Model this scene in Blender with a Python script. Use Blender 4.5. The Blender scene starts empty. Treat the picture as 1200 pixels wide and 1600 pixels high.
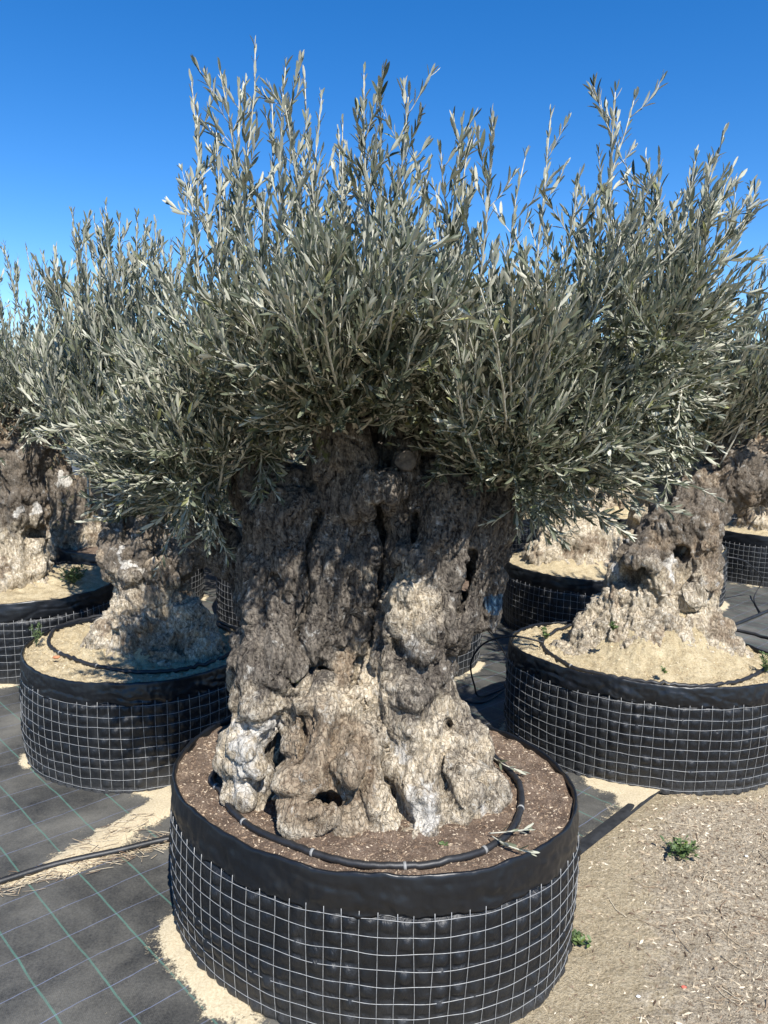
import bpy, math, random
import numpy as np
from math import sin, cos, pi, radians, sqrt
from mathutils import Vector, Euler

# ------------------------------------------------------------------ camera, sky, sun, exposure
F_PX, PITCH, ROLL, CAM_H = 1155.0, radians(8.402), radians(0.987), 1.786
scene = bpy.context.scene
cam_data = bpy.data.cameras.new("camera"); cam = bpy.data.objects.new("camera", cam_data)
scene.collection.objects.link(cam); scene.camera = cam
cam_data.sensor_fit = 'VERTICAL'; cam_data.sensor_height = 36.0; cam_data.sensor_width = 27.0
cam_data.lens = 36.0 * F_PX / 1600.0
cam_data.clip_start = 0.05; cam_data.clip_end = 3000
cam.location = (0, 0, CAM_H)
cam.rotation_mode = 'XYZ'
from mathutils import Matrix
cam.rotation_euler = (Matrix.Rotation(radians(90) - PITCH, 3, 'X') @ Matrix.Rotation(ROLL, 3, 'Z')).to_euler()

SUN_ELEV, SUN_AZ = radians(50), radians(19)      # azimuth to the right of straight behind the camera
sun_vec = Vector((sin(SUN_AZ) * cos(SUN_ELEV), -cos(SUN_AZ) * cos(SUN_ELEV), sin(SUN_ELEV)))
world = bpy.data.worlds.new("World"); scene.world = world; world.use_nodes = True
wn = world.node_tree.nodes; wl = world.node_tree.links
bg = wn["Background"]; sky = wn.new("ShaderNodeTexSky"); sky.sky_type = 'NISHITA'; sky.sun_disc = False
sky.sun_elevation = SUN_ELEV; sky.sun_rotation = math.atan2(sun_vec.x, sun_vec.y)
sky.air_density = 0.85; sky.dust_density = 0.0; sky.ozone_density = 3.0; sky.altitude = 0
hsv = wn.new("ShaderNodeHueSaturation"); hsv.inputs['Hue'].default_value = .506; hsv.inputs['Saturation'].default_value = 1.36; hsv.inputs['Value'].default_value = 1.12
wl.new(sky.outputs[0], hsv.inputs['Color']); wl.new(hsv.outputs[0], bg.inputs[0]); bg.inputs[1].default_value = 0.105
sd = bpy.data.lights.new("sun", 'SUN'); sd.energy = 5.0; sd.angle = radians(0.55); sd.color = (1.0, 0.97, 0.915)
sun = bpy.data.objects.new("sun", sd); scene.collection.objects.link(sun)
sun.rotation_euler = (-sun_vec).to_track_quat('-Z', 'Y').to_euler(); sun.location = (3, -4, 8)
scene.view_settings.view_transform = 'Standard'; scene.view_settings.look = 'None'
scene.view_settings.exposure = 0.72; scene.view_settings.gamma = 1.0
scene.cycles.max_bounces = 6; scene.cycles.diffuse_bounces = 3; scene.cycles.transmission_bounces = 3
scene.cycles.sample_clamp_indirect = 4.0

rng = np.random.default_rng(7)

# ------------------------------------------------------------------ maths helpers
_c, _s = cos(ROLL), sin(ROLL); _cp, _sp = cos(PITCH), sin(PITCH)
def ray(px, py):
    x = (px - 600) / F_PX; y = -(py - 800) / F_PX
    x, y = _c * x - _s * y, _s * x + _c * y
    return np.array([x, _cp + y * _sp, -_sp + y * _cp])
def at(px, py, Y):
    d = ray(px, py); t = Y / d[1]; return np.array([d[0] * t, Y, CAM_H + d[2] * t])
def on(px, py, z=0.0):
    d = ray(px, py); t = (z - CAM_H) / d[2]; return np.array([d[0] * t, d[1] * t, z])

def _hash(ix, iy, iz, seed):
    h = (ix.astype(np.uint32) * np.uint32(374761393)) ^ (iy.astype(np.uint32) * np.uint32(668265263)) ^ (iz.astype(np.uint32) * np.uint32(2246822519)) ^ np.uint32((seed * 3266489917) & 0xffffffff)
    h = (h ^ (h >> np.uint32(13))) * np.uint32(1274126177); h = h ^ (h >> np.uint32(16))
    h = h * np.uint32(2654435769); return h ^ (h >> np.uint32(15))
_G = np.array([(1,1,0),(-1,1,0),(1,-1,0),(-1,-1,0),(1,0,1),(-1,0,1),(1,0,-1),(-1,0,-1),(0,1,1),(0,-1,1),(0,1,-1),(0,-1,-1),(1,1,0),(-1,1,0),(0,-1,1),(0,-1,-1)], float)
def perlin(p, seed=0):
    i = np.floor(p).astype(np.int64); f = p - i; w = f * f * f * (f * (f * 6 - 15) + 10); r = 0
    for dx in (0, 1):
        for dy in (0, 1):
            for dz in (0, 1):
                g = _G[_hash(i[:, 0] + dx, i[:, 1] + dy, i[:, 2] + dz, seed) & 15]
                d = g[:, 0] * (f[:, 0] - dx) + g[:, 1] * (f[:, 1] - dy) + g[:, 2] * (f[:, 2] - dz)
                ww = (w[:, 0] if dx else 1 - w[:, 0]) * (w[:, 1] if dy else 1 - w[:, 1]) * (w[:, 2] if dz else 1 - w[:, 2])
                r = r + d * ww
    return r
def fbm(p, o=4, seed=0, gain=.5):
    r = 0; a = 1.0
    for k in range(o):
        r = r + a * perlin(p * (2.03 ** k) + 17.3 * k, seed + k); a *= gain
    return r
def ridged(p, o=3, seed=0):
    r = 0; a = 1.0; t = 0
    for k in range(o):
        r = r + a * (1 - np.abs(perlin(p * (2.1 ** k) + 9.1 * k, seed + k)) * 2.2); t += a; a *= .5
    return r / t
def worley(p, seed=0):
    i = np.floor(p).astype(np.int64); f1 = np.full(len(p), 9.0); f2 = np.full(len(p), 9.0)
    for dx in (-1, 0, 1):
        for dy in (-1, 0, 1):
            for dz in (-1, 0, 1):
                c = i + [dx, dy, dz]; h = _hash(c[:, 0], c[:, 1], c[:, 2], seed)
                q = np.stack([(h & 1023) / 1023., ((h >> 10) & 1023) / 1023., ((h >> 20) & 1023) / 1023.], 1)
                d = np.sqrt(((c + q - p) ** 2).sum(1)); f2 = np.minimum(f2, np.maximum(f1, d)); f1 = np.minimum(f1, d)
    return f1, f2
def smooth(a, b, x):
    t = np.clip((x - a) / (b - a), 0, 1); return t * t * (3 - 2 * t)

# ------------------------------------------------------------------ mesh helpers
def link(o): scene.collection.objects.link(o); return o
def fast_mesh(name, V, faces, smooth_shade=True, attrs=None, mats=None, mat_idx=None):
    """faces: list of int arrays (n,k)"""
    me = bpy.data.meshes.new(name); V = np.asarray(V, np.float32); me.vertices.add(len(V)); me.vertices.foreach_set("co", V.ravel())
    faces = [np.asarray(f, np.int32) for f in faces if len(f)]
    loops = np.concatenate([f.ravel() for f in faces]); cnt = np.concatenate([np.full(len(f), f.shape[1], np.int32) for f in faces])
    start = np.concatenate([[0], np.cumsum(cnt)[:-1]]).astype(np.int32)
    me.loops.add(len(loops)); me.loops.foreach_set("vertex_index", loops)
    me.polygons.add(len(cnt)); me.polygons.foreach_set("loop_start", start); me.polygons.foreach_set("loop_total", cnt)
    if smooth_shade: me.polygons.foreach_set("use_smooth", np.ones(len(cnt), bool))
    if mats:
        for m in mats: me.materials.append(m)
        if mat_idx is not None: me.polygons.foreach_set("material_index", np.asarray(mat_idx, np.int32))
    me.update(calc_edges=True)
    for k, v in (attrs or {}).items():
        a = me.attributes.new(k, 'FLOAT', 'POINT'); a.data.foreach_set("value", np.asarray(v, np.float32))
    me.validate()
    return me
def obj(name, me, parent=None, mat=None):
    o = bpy.data.objects.new(name, me); link(o)
    if mat: me.materials.append(mat)
    if parent: o.parent = parent
    return o
def part(name, me, parent, mat=None):
    """child whose mesh is given in world coordinates"""
    me.transform(Matrix.Translation(-Vector(parent.location))); return obj(name, me, parent, mat)
def tag(o, label, cat, group=None, kind=None):
    o['label'] = label; o['category'] = cat
    if group: o['group'] = group
    if kind: o['kind'] = kind
    return o
def thing(name, loc, label, cat, group=None):
    o = bpy.data.objects.new(name, None); link(o); o.location = loc; o.empty_display_size = .1
    return tag(o, label, cat, group)
def grid_faces(nu, nv, wrap=False, base=0):
    i = np.arange(nu if wrap else nu - 1)[:, None]; j = np.arange(nv - 1)[None, :]; i2 = (i + 1) % nu
    return (np.stack([i * nv + j, i2 * nv + j, i2 * nv + j + 1, i * nv + j + 1], -1).reshape(-1, 4) + base)
class Tubes:
    def __init__(s): s.V = []; s.Q = []; s.T = []; s.n = 0
    def add(s, P, R, k=4, closed=False):
        P = np.asarray(P, float); n = len(P); R = np.broadcast_to(np.asarray(R, float), (n,))
        T = (np.roll(P, -1, 0) - np.roll(P, 1, 0)) if closed else np.gradient(P, axis=0)
        T /= np.linalg.norm(T, axis=1, keepdims=True) + 1e-9
        ref = np.array([0, 0, 1.0]) if abs(T[:, 2]).mean() < .8 else np.array([1.0, 0, 0])
        N = np.cross(T, ref); N /= np.linalg.norm(N, axis=1, keepdims=True) + 1e-9; B = np.cross(T, N)
        a = np.arange(k) * 2 * pi / k
        W = P[:, None] + R[:, None, None] * (N[:, None] * np.cos(a)[None, :, None] + B[:, None] * np.sin(a)[None, :, None])
        i = np.arange(n if closed else n - 1)[:, None]; j = np.arange(k)[None]; i2 = (i + 1) % n; j2 = (j + 1) % k
        s.Q.append((np.stack([i * k + j, i2 * k + j, i2 * k + j2, i * k + j2], -1).reshape(-1, 4)) + s.n)
        s.V.append(W.reshape(-1, 3)); s.n += n * k
        if not closed:
            for e, fl in ((0, 1), (n - 1, -1)):
                c = s.n; s.V.append(P[e:e + 1]); s.n += 1; b = c - n * k if e == 0 else c - k - (0 if e == 0 else 1)
                off = s.n - 1 - (n * k if e == 0 else n * k + 1) + e * k
                jj = np.arange(k); tri = np.stack([off + jj, off + (jj + 1) % k, np.full(k, c)], 1)
                s.T.append(tri[:, ::fl])
    def mesh(s, name, mats=None):
        return fast_mesh(name, np.concatenate(s.V), [np.concatenate(s.Q)] + ([np.concatenate(s.T)] if s.T else []), mats=mats)
def catmull(P, n=8, closed=False):
    P = np.asarray(P, float); out = []; m = len(P)
    for i in range(m if closed else m - 1):
        a, b, c, d = (P[(i - 1) % m], P[i], P[(i + 1) % m], P[(i + 2) % m]) if closed else (P[max(i - 1, 0)], P[i], P[i + 1], P[min(i + 2, m - 1)])
        for t in np.arange(n) / n:
            out.append(.5 * (2 * b + (c - a) * t + (2 * a - 5 * b + 4 * c - d) * t * t + (3 * b - a - 3 * c + d) * t ** 3))
    if not closed: out.append(P[-1])
    return np.array(out)

# ------------------------------------------------------------------ materials
class NT:
    def __init__(s, name):
        s.m = bpy.data.materials.new(name); s.m.use_nodes = True; s.n = s.m.node_tree.nodes; s.l = s.m.node_tree.links
        s.b = s.n["Principled BSDF"]; s.o = s.n["Material Output"]
    def nd(s, t, **k):
        x = s.n.new("ShaderNode" + t)
        for a, v in k.items(): setattr(x, a, v)
        return x
    def put(s, sock, v):
        if hasattr(v, "links") or isinstance(v, bpy.types.NodeSocket): s.l.new(v, sock)
        else:
            if isinstance(v, (tuple, list)) and len(v) == 3 and len(sock.default_value) == 4: v = (*v, 1)
            sock.default_value = v
    def co(s, which="Object", scale=None):
        t = s.nd("TexCoord").outputs[which]
        if scale is not None:
            mp = s.nd("Mapping"); s.l.new(t, mp.inputs[0]); mp.inputs['Scale'].default_value = scale if isinstance(scale, tuple) else (scale,) * 3; t = mp.outputs[0]
        return t
    def noise(s, vec, scale, detail=4, rough=.55, dist=0):
        x = s.nd("TexNoise"); s.l.new(vec, x.inputs['Vector']); x.inputs['Scale'].default_value = scale; x.inputs['Detail'].default_value = detail
        x.inputs['Roughness'].default_value = rough; x.inputs['Distortion'].default_value = dist; return x.outputs[0]
    def voro(s, vec, scale, feature='F1', out=0):
        x = s.nd("TexVoronoi", feature=feature); s.l.new(vec, x.inputs['Vector']); x.inputs['Scale'].default_value = scale; return x.outputs[out]
    def ramp(s, fac, stops, interp='LINEAR'):
        x = s.nd("ValToRGB"); x.color_ramp.interpolation = interp; e = x.color_ramp.elements
        while len(e) < len(stops): e.new(.5)
        for q, (p, c) in zip(e, stops): q.position = p; q.color = (*c, 1) if isinstance(c, tuple) else (c, c, c, 1)
        s.l.new(fac, x.inputs[0]); return x.outputs[0]
    def mix(s, f, a, b, mode='MIX'):
        x = s.nd("Mix", data_type='RGBA', blend_type=mode); s.put(x.inputs[0], f); s.put(x.inputs[6], a); s.put(x.inputs[7], b); return x.outputs[2]
    def math(s, op, a, b=0.0, c=None, clamp=False):
        x = s.nd("Math", operation=op, use_clamp=clamp); s.put(x.inputs[0], a); s.put(x.inputs[1], b)
        if c is not None: s.put(x.inputs[2], c)
        return x.outputs[0]
    def attr(s, name): x = s.nd("Attribute"); x.attribute_name = name; return x.outputs['Fac']
    def bump(s, h, dist=.003, strength=1.0, normal=None):
        x = s.nd("Bump"); s.l.new(h, x.inputs['Height']); x.inputs['Distance'].default_value = dist; x.inputs['Strength'].default_value = strength
        if normal is not None: s.l.new(normal, x.inputs['Normal'])
        return x.outputs[0]
    def fin(s, color=None, rough=None, normal=None, spec=None, metal=None):
        if color is not None: s.put(s.b.inputs['Base Color'], color)
        if rough is not None: s.put(s.b.inputs['Roughness'], rough)
        if normal is not None: s.l.new(normal, s.b.inputs['Normal'])
        if spec is not None: s.b.inputs['Specular IOR Level'].default_value = spec
        if metal is not None: s.b.inputs['Metallic'].default_value = metal
        return s.m

def mat_leaf(name, up0, up1, dn0, dn1, transl=.12):
    t = NT(name); g = t.nd("NewGeometry"); r = g.outputs['Random Per Island']
    up = t.ramp(r, [(0, up0), (.75, up1), (.93, up1), (1, (up1[0] * 1.5, up1[1] * 1.4, up1[2] * .8))]); dn = t.ramp(r, [(0, dn0), (1, dn1)])
    col = t.mix(g.outputs['Backfacing'], up, dn)
    rough = t.ramp(g.outputs['Backfacing'], [(0, .5), (1, .8)])
    t.fin(col, rough, spec=.3)
    tr = t.nd("BsdfTranslucent"); t.l.new(t.mix(.5, col, (.16, .2, .03)), tr.inputs[0])
    mx = t.nd("MixShader"); mx.inputs[0].default_value = transl
    t.l.new(t.b.outputs[0], mx.inputs[1]); t.l.new(tr.outputs[0], mx.inputs[2]); t.l.new(mx.outputs[0], t.o.inputs[0]); return t.m
M = {}
M['leaf'] = mat_leaf("olive_leaf", (.037, .048, .030), (.145, .155, .10), (.27, .275, .205), (.52, .50, .395), .07)
M['leaf_far'] = mat_leaf("olive_leaf_far", (.06, .073, .046), (.16, .165, .11), (.29, .29, .22), (.48, .465, .37), .08)
M['weed'] = mat_leaf("weed_leaf", (.05, .085, .03), (.12, .17, .06), (.12, .16, .08), (.18, .23, .11), .15)
def mat_twig():
    t = NT("olive_twig"); c = t.co(); n = t.noise(c, 60, 3)
    return t.fin(t.ramp(n, [(.3, (.34, .32, .25)), (.7, (.55, .52, .42))]), .75, t.bump(n, .001))
M['twig'] = mat_twig()

def mat_bark(name, dark=(.016, .013, .012), mid=(.062, .051, .042), pale=(.20, .17, .135), cream=(.56, .455, .315), brown=(.20, .148, .10)):  # bark's own grey and cream, the grey deepened to paint in crown shade
    t = NT(name); c = t.co(); h = t.attr("h"); tone = t.attr("tone"); br = t.attr("brown")
    wv = t.nd("Mapping"); t.l.new(c, wv.inputs[0]); wv.inputs['Scale'].default_value = (1, 1, .28)
    fib = t.noise(wv.outputs[0], 95, 7, .68, 1.2); fine = t.noise(c, 260, 5, .7); big = t.noise(c, 9, 5, .6, .6); wn1 = t.nd("TexNoise"); t.l.new(c, wn1.inputs['Vector']); wn1.inputs['Scale'].default_value = 26; wn1.inputs['Detail'].default_value = 4; wn1.inputs['Roughness'].default_value = .6
    wm = t.nd("MixRGB", blend_type='ADD'); wm.inputs[0].default_value = .045; t.l.new(wv.outputs[0], wm.inputs[1]); t.l.new(wn1.outputs['Color'], wm.inputs[2])
    vor = t.voro(wm.outputs[0], 58, 'DISTANCE_TO_EDGE')
    crack = t.ramp(t.math('ADD', vor, t.math('MULTIPLY_ADD', t.noise(c, 60, 5, .7), .5, -.20)), [(0.0, 0.0), (.16, 1.0)])
    hh = t.math('ADD', h, t.math('MULTIPLY_ADD', fib, 1.3, -.65))
    bark = t.ramp(hh, [(.1, dark), (.42, mid), (.8, pale)])
    wood = t.ramp(t.math('ADD', hh, .12), [(.05, (.06, .042, .028)), (.36, tuple(x * .6 for x in cream)), (.66, cream), (1, (.70, .62, .49))])
    brn = t.ramp(hh, [(.1, (.06, .035, .02)), (.5, brown), (.95, (.42, .34, .24))])
    tm = t.math('ADD', tone, t.math('MULTIPLY_ADD', big, 1.2, -.6)); tm = t.ramp(t.math('ADD', tm, t.math('MULTIPLY_ADD', fib, .7, -.35)), [(.28, 0.0), (.74, 1.0)])
    col = t.mix(tm, bark, wood)
    bm = t.ramp(t.math('ADD', br, t.math('MULTIPLY_ADD', big, .8, -.4)), [(.4, 0.0), (.65, 1.0)])
    col = t.mix(bm, col, brn)
    wt = t.ramp(t.math('ADD', t.attr('white'), t.math('MULTIPLY_ADD', t.noise(c, 34, 6, .72), 1.5, -.75)), [(.42, 0.0), (.62, 1.0)])
    col = t.mix(t.math('MULTIPLY', wt, .85), col, t.mix(fine, (.42, .385, .335), (.70, .665, .60)))
    lich = t.ramp(t.noise(c, 22, 6, .72, .4), [(.58, 0.0), (.66, 1.0)])
    col = t.mix(t.math('MULTIPLY', lich, .55), col, (.5, .48, .43))
    moss = t.ramp(t.math('ADD', t.attr("moss"), t.math('MULTIPLY_ADD', t.noise(c, 30, 5, .7), 1.6, -.8)), [(.5, 0.0), (.75, 1.0)])
    col = t.mix(moss, col, (.09, .10, .03))
    bl = t.ramp(t.math('ADD', t.attr("paint"), t.math('MULTIPLY_ADD', t.noise(c, 60, 4, .7), 1.4, -.7)), [(.45, 0.0), (.6, 1.0)])
    col = t.mix(t.math('MULTIPLY', bl, .8), col, (.035, .10, .17))
    col = t.mix(t.math('MULTIPLY', t.math('SUBTRACT', 1.0, crack), t.ramp(t.noise(c, 13, 3), [(.35, .15), (.62, .85)])), col, t.mix(.75, col, dark))
    hb = t.math('ADD', t.math('MULTIPLY', fib, .6), t.math('ADD', t.math('MULTIPLY', fine, .3), t.math('MULTIPLY', crack, .42)))
    return t.fin(col, .92, t.bump(hb, .010, 1.0), spec=.2)
M['bark'] = mat_bark("olive_bark")
M['bark_pale'] = mat_bark("olive_bark_pale", cream=(.44, .36, .25), mid=(.115, .09, .066))

def mat_soil(name, cols, chip, chipamt=.62):
    t = NT(name); c = t.co(); a = t.noise(c, 14, 6, .65); b = t.noise(c, 150, 6, .75); g = t.noise(c, 45, 4, .6)
    col = t.ramp(t.math('MULTIPLY_ADD', b, .6, t.math('MULTIPLY', a, .45)), [(.38, cols[0]), (.54, cols[1]), (.68, cols[2])])
    ch = t.ramp(t.voro(c, 130, 'F1', 0), [(.16, 1.0), (.24, 0.0)]); ch = t.math('MULTIPLY', ch, t.ramp(g, [(.45, 0.0), (chipamt, 1.0)]))
    col = t.mix(ch, col, chip)
    hb = t.math('ADD', b, t.math('ADD', t.math('MULTIPLY', g, .8), t.math('MULTIPLY', ch, .3)))
    return t.fin(col, .95, t.bump(hb, .010, 1.0), spec=.15)
M['soil'] = mat_soil("potting_soil", [(.075, .05, .036), (.175, .125, .09), (.34, .26, .19)], (.50, .42, .32))
M['sand'] = mat_soil("pale_sandy_soil", [(.26, .195, .11), (.48, .39, .24), (.64, .54, .36)], (.62, .55, .40))
def mat_simple(name, col, rough=.6, metal=0, spec=.5, var=.25, scale=30, bd=.0015):
    t = NT(name); c = t.co(); n = t.noise(c, scale, 5, .65)
    k0 = tuple(x * (1 - var) for x in col); k1 = tuple(min(1, x * (1 + var)) for x in col)
    return t.fin(t.ramp(n, [(.3, k0), (.7, k1)]), rough, t.bump(n, bd), spec, metal)
def mat_liner(name, base=(.006, .007, .009), dust=.15, rough=.42, bd=.008, ws=30, wd=2.0):
    t = NT(name); c = t.co(); mp = t.nd("Mapping"); t.l.new(c, mp.inputs[0]); mp.inputs['Scale'].default_value = (1, 1, .45)
    n = t.noise(mp.outputs[0], 12, 6, .65, .4); f = t.noise(c, 160, 4, .7); z = t.nd("SeparateXYZ"); t.l.new(c, z.inputs[0])
    low = t.ramp(z.outputs[2], [(0, .6), (.07, .18), (.2, 0.0)])
    m = t.math('ADD', t.math('MULTIPLY', t.ramp(n, [(.45, 0.0), (.8, 1.0)]), dust), t.math('MULTIPLY', low, t.ramp(f, [(.35, .3), (.65, 1.0)])), clamp=True)
    col = t.mix(t.math('MULTIPLY', m, .5), base, (.17, .165, .155)); rg = t.math('MULTIPLY_ADD', m, .4, rough, clamp=True)
    wr = t.noise(mp.outputs[0], ws, 5, .6, wd)
    return t.fin(col, rg, t.bump(t.math('ADD', t.math('MULTIPLY', wr, .8), t.math('MULTIPLY', f, .06)), bd, .8), .42)
def mat_chip(name, stops):
    t = NT(name); g = t.nd("NewGeometry"); return t.fin(t.ramp(g.outputs['Random Per Island'], stops), .9, spec=.2)
M['soil_chip'] = mat_chip("soil_chips", [(0, (.07, .045, .03)), (.4, (.22, .15, .10)), (.75, (.34, .26, .18)), (1, (.52, .43, .32))])
M['sand_chip'] = mat_chip("sand_crumbs", [(0, (.22, .16, .09)), (.5, (.42, .33, .2)), (1, (.66, .57, .4))])
M['liner'] = mat_liner("black_liner"); M['band'] = mat_liner("black_rim_plastic", (.006, .007, .009), .07, .36, .003, 9, 1.2)
M['wire'] = mat_simple("galvanised_wire", (.30, .30, .295), .5, .25, .5, .3, 80, .0005)
M['hose'] = mat_simple("black_rubber_hose", (.016, .016, .017), .5, 0, .5, .5, 20)
M['clip'] = mat_simple("hose_clip_band", (.24, .235, .22), .6, 0, .4, .2)

# ------------------------------------------------------------------ olive foliage
def leaf_batch(pos, dr, nr, L, W, detail=2, curl=.10):
    """leaves as small folded blades; returns V, tri faces, quad faces"""
    n = len(pos); dr = dr / np.linalg.norm(dr, axis=1, keepdims=True); side = np.cross(dr, nr); side /= np.linalg.norm(side, axis=1, keepdims=True) + 1e-9; nr = np.cross(side, dr)
    st = [(.0, .0), (.24, .66), (.55, 1.0), (.85, .66), (1.0, 0)] if detail == 2 else [(.0, 0), (.45, 1.0), (1.0, 0)]
    V = []; cc = rng.normal(curl * .5, .09, n)[:, None]
    fold = .22
    for k, (u, w) in enumerate(st):
        c = pos + dr * (L * u)[:, None] - nr * (L[:, None] * cc * u * u)
        if w == 0: V.append(c)
        elif detail == 2: V += [c - side * (W * w * .5)[:, None] + nr * (W * fold * w)[:, None], c, c + side * (W * w * .5)[:, None] + nr * (W * fold * w)[:, None]]
        else: V += [c - side * (W * w * .5)[:, None], c + side * (W * w * .5)[:, None]]
    V = np.stack(V, 1); m = V.shape[1]; o = (np.arange(n) * m)[:, None]
    if detail == 2:
        T = np.array([[0, 2, 1], [0, 3, 2], [10, 7, 8], [10, 8, 9]]); Q = np.array([[1, 2, 5, 4], [2, 3, 6, 5], [4, 5, 8, 7], [5, 6, 9, 8]])
    else:
        T = np.array([[0, 2, 1], [1, 2, 3]]); Q = np.zeros((0, 4), int)
    return V.reshape(-1, 3), (T[None] + o[:, :, None]).reshape(-1, 3), (Q[None] + o[:, :, None]).reshape(-1, 4)
class Crown:
    def __init__(s, seed): s.r = np.random.default_rng(seed); s.L = []; s.t = Tubes()
    def leaves_on(s, P, step, l0, l1, u0=0.0, tipsmall=.74):
        r = s.r; seg = np.linalg.norm(np.diff(P, axis=0), axis=1); cum = np.concatenate([[0], np.cumsum(seg)]); tot = cum[-1]
        d = np.arange(tot * u0 + step * r.random(), tot, step)
        if len(d) == 0: return
        pos = np.stack([np.interp(d, cum, P[:, k]) for k in range(3)], 1); T = np.stack([np.interp(d, cum, np.gradient(P[:, k], cum)) for k in range(3)], 1)
        T /= np.linalg.norm(T, axis=1, keepdims=True) + 1e-9
        a = np.cross(T, r.normal(size=3)); a /= np.linalg.norm(a, axis=1, keepdims=True) + 1e-9; b = np.cross(T, a)
        ph = np.arange(len(d)) * (pi / 2) + r.normal(0, .35, len(d))
        for sgn in (1, -1):
            keep = r.random(len(d)) > .07
            pr = (a * np.cos(ph)[:, None] + b * np.sin(ph)[:, None]) * sgn
            an = r.normal(.46, .17, len(d)); an = np.clip(an - .15 * (d / tot), .12, 1.2)
            dr = T * np.cos(an)[:, None] + pr * np.sin(an)[:, None] + np.array([0, 0, .16]) + r.normal(0, .07, (len(d), 3))
            nr = T * np.sin(an)[:, None] - pr * np.cos(an)[:, None] + r.normal(0, .45, (len(d), 3))
            L = r.uniform(l0, l1, len(d)) * (1 - (1 - tipsmall) * smooth(.75, 1.0, d / tot)) * (.7 + .3 * smooth(0, .2, d / tot)); W = L * r.uniform(.18, .25, len(d))
            s.L.append(np.concatenate([pos, dr, nr, L[:, None], W[:, None]], 1)[keep])
        # terminal leaves
        for k in range(2):
            dr = T[-1] + r.normal(0, .14, 3); L = r.uniform(l0, l1) * .7
            s.L.append(np.concatenate([P[-1], dr, np.cross(dr, r.normal(size=3)), [L, L * .2]])[None])
    def twig(s, p, d, ln, up, step, l0, l1, rad=.0016, npt=5):
        P = [p]; d = d / np.linalg.norm(d)
        for k in range(npt):
            P.append(P[-1] + d * ln / npt); d = d + np.array([0, 0, up]) / npt + s.r.normal(0, .06, 3); d /= np.linalg.norm(d)
        P = np.array(P); s.t.add(P, np.linspace(rad, rad * .55, len(P)), 3); s.leaves_on(P, step, l0, l1, .08)
        return P
    def shoot(s, A, B, l0, l1, side=6, step=.0198, bend=.55, r0=.006, leafy=.4, tw=(.10, .28), sub=.0, an0=0.0):
        r = s.r; D = B - A; ln = np.linalg.norm(D); hz = D * [1, 1, 0]; vt = D * [0, 0, 1]
        C = A + hz * bend + vt * (.30 if D[2] > 0 else .75) + r.normal(0, .05 * ln, 3) * [1, 1, .5]
        if D[2] < 0: C[2] += .12 * ln
        t = np.linspace(0, 1, 12)[:, None]; P = A * (1 - t) ** 2 + 2 * C * t * (1 - t) + B * t * t + np.cumsum(r.normal(0, .004 * ln, (12, 3)), 0) * t
        s.t.add(P, np.linspace(r0, .0016, 12), 4); s.leaves_on(P, step * 1.1, l0, l1, leafy)
        for k in range(side):
            u = r.uniform(max(.18, leafy - .25), .95); i = u * 11; i0 = min(int(i), 10); p = P[i0] + (P[i0 + 1] - P[i0]) * (i - i0); T = P[i0 + 1] - P[i0]; T /= np.linalg.norm(T)
            q = np.cross(T, r.normal(size=3)); q /= np.linalg.norm(q); an = r.uniform(.30 + an0, .72 + an0)
            tl = r.uniform(*tw) * (1.3 - .6 * u)
            Q = s.twig(p, T * cos(an) + q * sin(an), tl, r.uniform(.1, .9), step, l0, l1)
            if r.random() < sub:
                T2 = Q[3] - Q[2]; T2 /= np.linalg.norm(T2); q = np.cross(T2, r.normal(size=3)); q /= np.linalg.norm(q)
                s.twig(Q[2], T2 * .7 + q * .7, tl * .6, .5, step, l0, l1, .0012, 4)
    def build(s, root, leafmat, detail=2, world=True):
        A = np.concatenate(s.L); V, T, Q = leaf_batch(A[:, :3], A[:, 3:6], A[:, 6:9], A[:, 9], A[:, 10], detail)
        print("leaves", len(A)); f = part if world else obj
        m1 = fast_mesh("crown", V, [T, Q], mats=[leafmat]); m2 = s.t.mesh("branches", [M['twig']])
        f("crown", m1, root); f("branches", m2, root)
def in_poly(p, poly):
    x, y = p; c = False; j = len(poly) - 1
    for i in range(len(poly)):
        if (poly[i][1] > y) != (poly[j][1] > y) and x < (poly[j][0] - poly[i][0]) * (y - poly[i][1]) / (poly[j][1] - poly[i][1]) + poly[i][0]: c = not c
        j = i
    return c
def edge_dist(p, poly):
    d = 1e9; p = np.array(p, float)
    for i in range(len(poly)):
        a = np.array(poly[i - 1], float); b = np.array(poly[i], float); t = np.clip(np.dot(p - a, b - a) / (np.dot(b - a, b - a) + 1e-9), 0, 1); d = min(d, np.linalg.norm(p - a - t * (b - a)))
    return d
def tips_in(poly, n, Y, dep, r, wfun=None, edge=140.0):
    xs = [q[0] for q in poly]; ys = [q[1] for q in poly]; out = []
    while len(out) < n:
        p = (r.uniform(min(xs), max(xs)), r.uniform(min(ys), max(ys)))
        if not in_poly(p, poly): continue
        if wfun and r.random() > wfun(p): continue
        e = min(1, edge_dist(p, poly) / edge); out.append(at(p[0], p[1], Y + r.uniform(-1, 1) * dep * sqrt(.12 + .88 * e)))
    return out

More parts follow.
